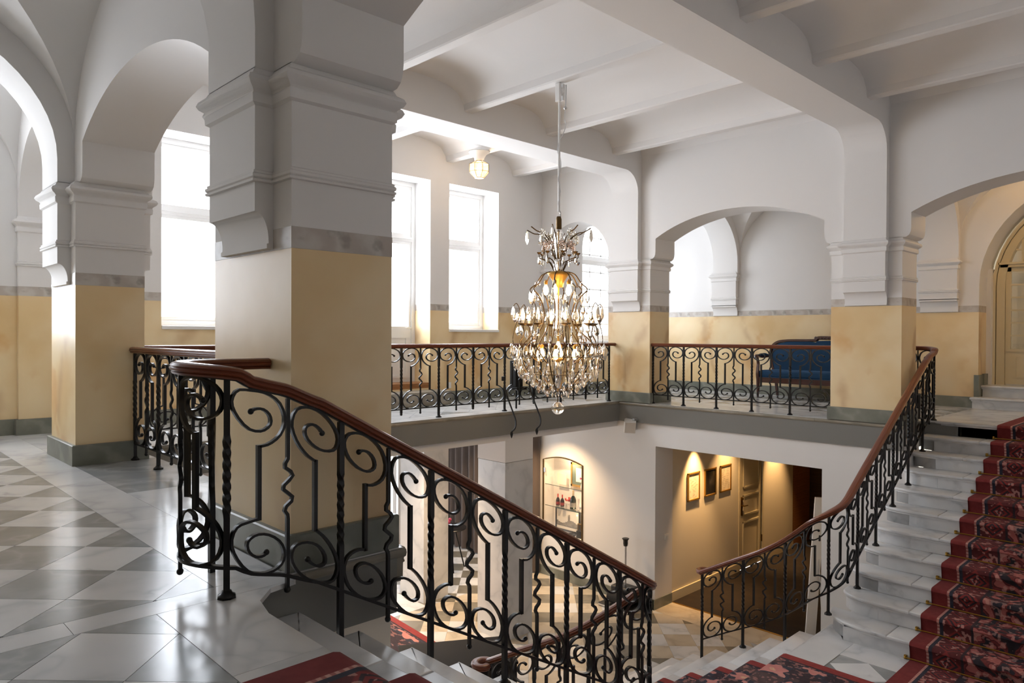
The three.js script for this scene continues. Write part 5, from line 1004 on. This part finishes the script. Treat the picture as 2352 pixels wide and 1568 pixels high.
  const bulb = lathe([[0, -0.02], [0.014, -0.018], [0.017, 0], [0.03, -0.05], [0, -0.11]].slice(0, 0).concat([[0, -0.115], [0.018, -0.105], [0.03, -0.075], [0.026, -0.04], [0.014, -0.012], [0.012, 0], [0, 0]]), 0, 0, 0, 14);
  const candle = lathe([[0, 0], [0.014, 0], [0.021, 0.03], [0.017, 0.07], [0.006, 0.11], [0, 0.125]], 0, 0, 0, 12);
  const lit = (g, nm, r, y, a, dy, k) => { copyPart(o, nm, g, bulbM, ...pt(r, y, a).toArray()); if (k) { const l = new THREE.PointLight('#ffcf8f', k); l.position.copy(pt(r, y + dy, a)); l.castShadow = true; scene.add(l); } };
  for (let k = 0; k < 5; k++) { const a = 2 * Math.PI * (k + 0.15) / 5; lit(bulb, 'bulb', 0.13, 1.53, a, -0.07, k % 2 ? 0 : 0.2); part(o, 'bulb_holder', lathe([[0.016, 0], [0.02, 0.03], [0, 0.06]], ...pt(0.13, 1.525, a).toArray(), 10), M.gilt); }
  for (let k = 0; k < 6; k++) { const a = 2 * Math.PI * (k + 0.4) / 6; lit(bulb, 'bulb', 0.21, 0.87, a, -0.07, k % 2 ? 0 : 0.2); part(o, 'bulb_holder', lathe([[0.016, 0], [0.022, 0.03], [0, 0.05]], ...pt(0.21, 0.865, a).toArray(), 10), M.gilt); }
  for (let k = 0; k < N; k++) { const a = 2 * Math.PI * (k + 0.3) / N + 0.39; lit(candle, 'candle_bulb', 0.37, 1.16, a, 0.05, k % 2 ? 0 : 0.12); part(o, 'candle_sleeve', cyl(pt(0.37, 1.115, a), pt(0.37, 1.16, a), 0.012, 10), M.paint); }
  lit(bulb, 'bulb', 0.001, 0.94, 0, -0.07, 0.2);
}
// ---------- small fittings ----------
{
  const s = thing('loudspeaker', 'white box loudspeaker mounted in the corner under the gallery', 'speaker', [8.8, -0.33, -6.5]);
  const g = prism([[-0.2, -0.07], [-0.16, 0.085], [0.16, 0.085], [0.2, -0.07], [0.12, -0.09], [-0.12, -0.09]], 'y', -0.085, 0.07, [], 0.4); g.rotateY(0.62); g.rotateX(0.1); g.translate(8.8, -0.335, -6.53);
  part(s, 'cabinet', finish(g), std({ color: '#cfc9c0', roughness: 0.5 })); part(s, 'bracket', merge(rbox(8.86, 8.955, -0.27, -0.24, -6.52, -6.48, 0.004), rbox(8.84, 8.87, -0.3, -0.24, -6.52, -6.48, 0.004)), M.steel);
}
for (const [x0, lab] of [[6.56, 'wrought iron hook with leaf tip hanging from the back railing left of the chandelier'], [7.02, 'wrought iron hook with leaf tip just left of the chandelier base']]) {
  const o = thing('iron_hook', lab, 'hook', [x0, 0.15, -6.9], 'hooks on the back railing');
  const q = spline([V(x0, 0.44, -6.91), V(x0 - 0.01, 0.30, -6.88), V(x0, 0.14, -6.82), V(x0 - 0.02, 0.0, -6.72), V(x0 - 0.05, -0.1, -6.64), V(x0 - 0.12, -0.18, -6.58), V(x0 - 0.19, -0.215, -6.56)], 40);
  part(o, 'rod', sweep(q, circle(0.011, 8), { smooth: true }), M.iron);
  part(o, 'leaf_tip', merge(ball(0.012, x0 - 0.19, -0.215, -6.56), (() => { const g = lathe([[0, 0], [0.016, 0.02], [0.02, 0.045], [0.01, 0.08], [0, 0.1]], 0, 0, 0, 8); g.rotateX(Math.PI); g.translate(x0 - 0.2, -0.205, -6.56); return g; })()), M.iron);
  part(o, 'clip', rbox(x0 - 0.02, x0 + 0.02, 0.40, 0.46, -6.945, -6.9, 0.004), M.iron);
}
{
  const o = thing('black_box', 'black box with brackets standing behind the back railing', 'box', [6.93, 0.28, -7.06]); part(o, 'case', rbox(6.86, 7.0, 0.3, 0.66, -7.12, -7.0, 0.01), M.blackMat); part(o, 'feet', merge(rbox(6.84, 7.04, 0.26, 0.3, -7.12, -6.96, 0.006), cyl(V(6.93, 0.001, -7.06), V(6.93, 0.27, -7.06), 0.012)), M.blackMat);
  const s = thing('wall_socket', 'small white socket on the dado under the windows', 'socket', [6.91, 0.24, -8.49]); part(s, 'socket_plate', rbox(6.87, 6.95, 0.2, 0.29, -8.499, -8.485, 0.004), M.paint);
}
renderer.render(scene, camera);
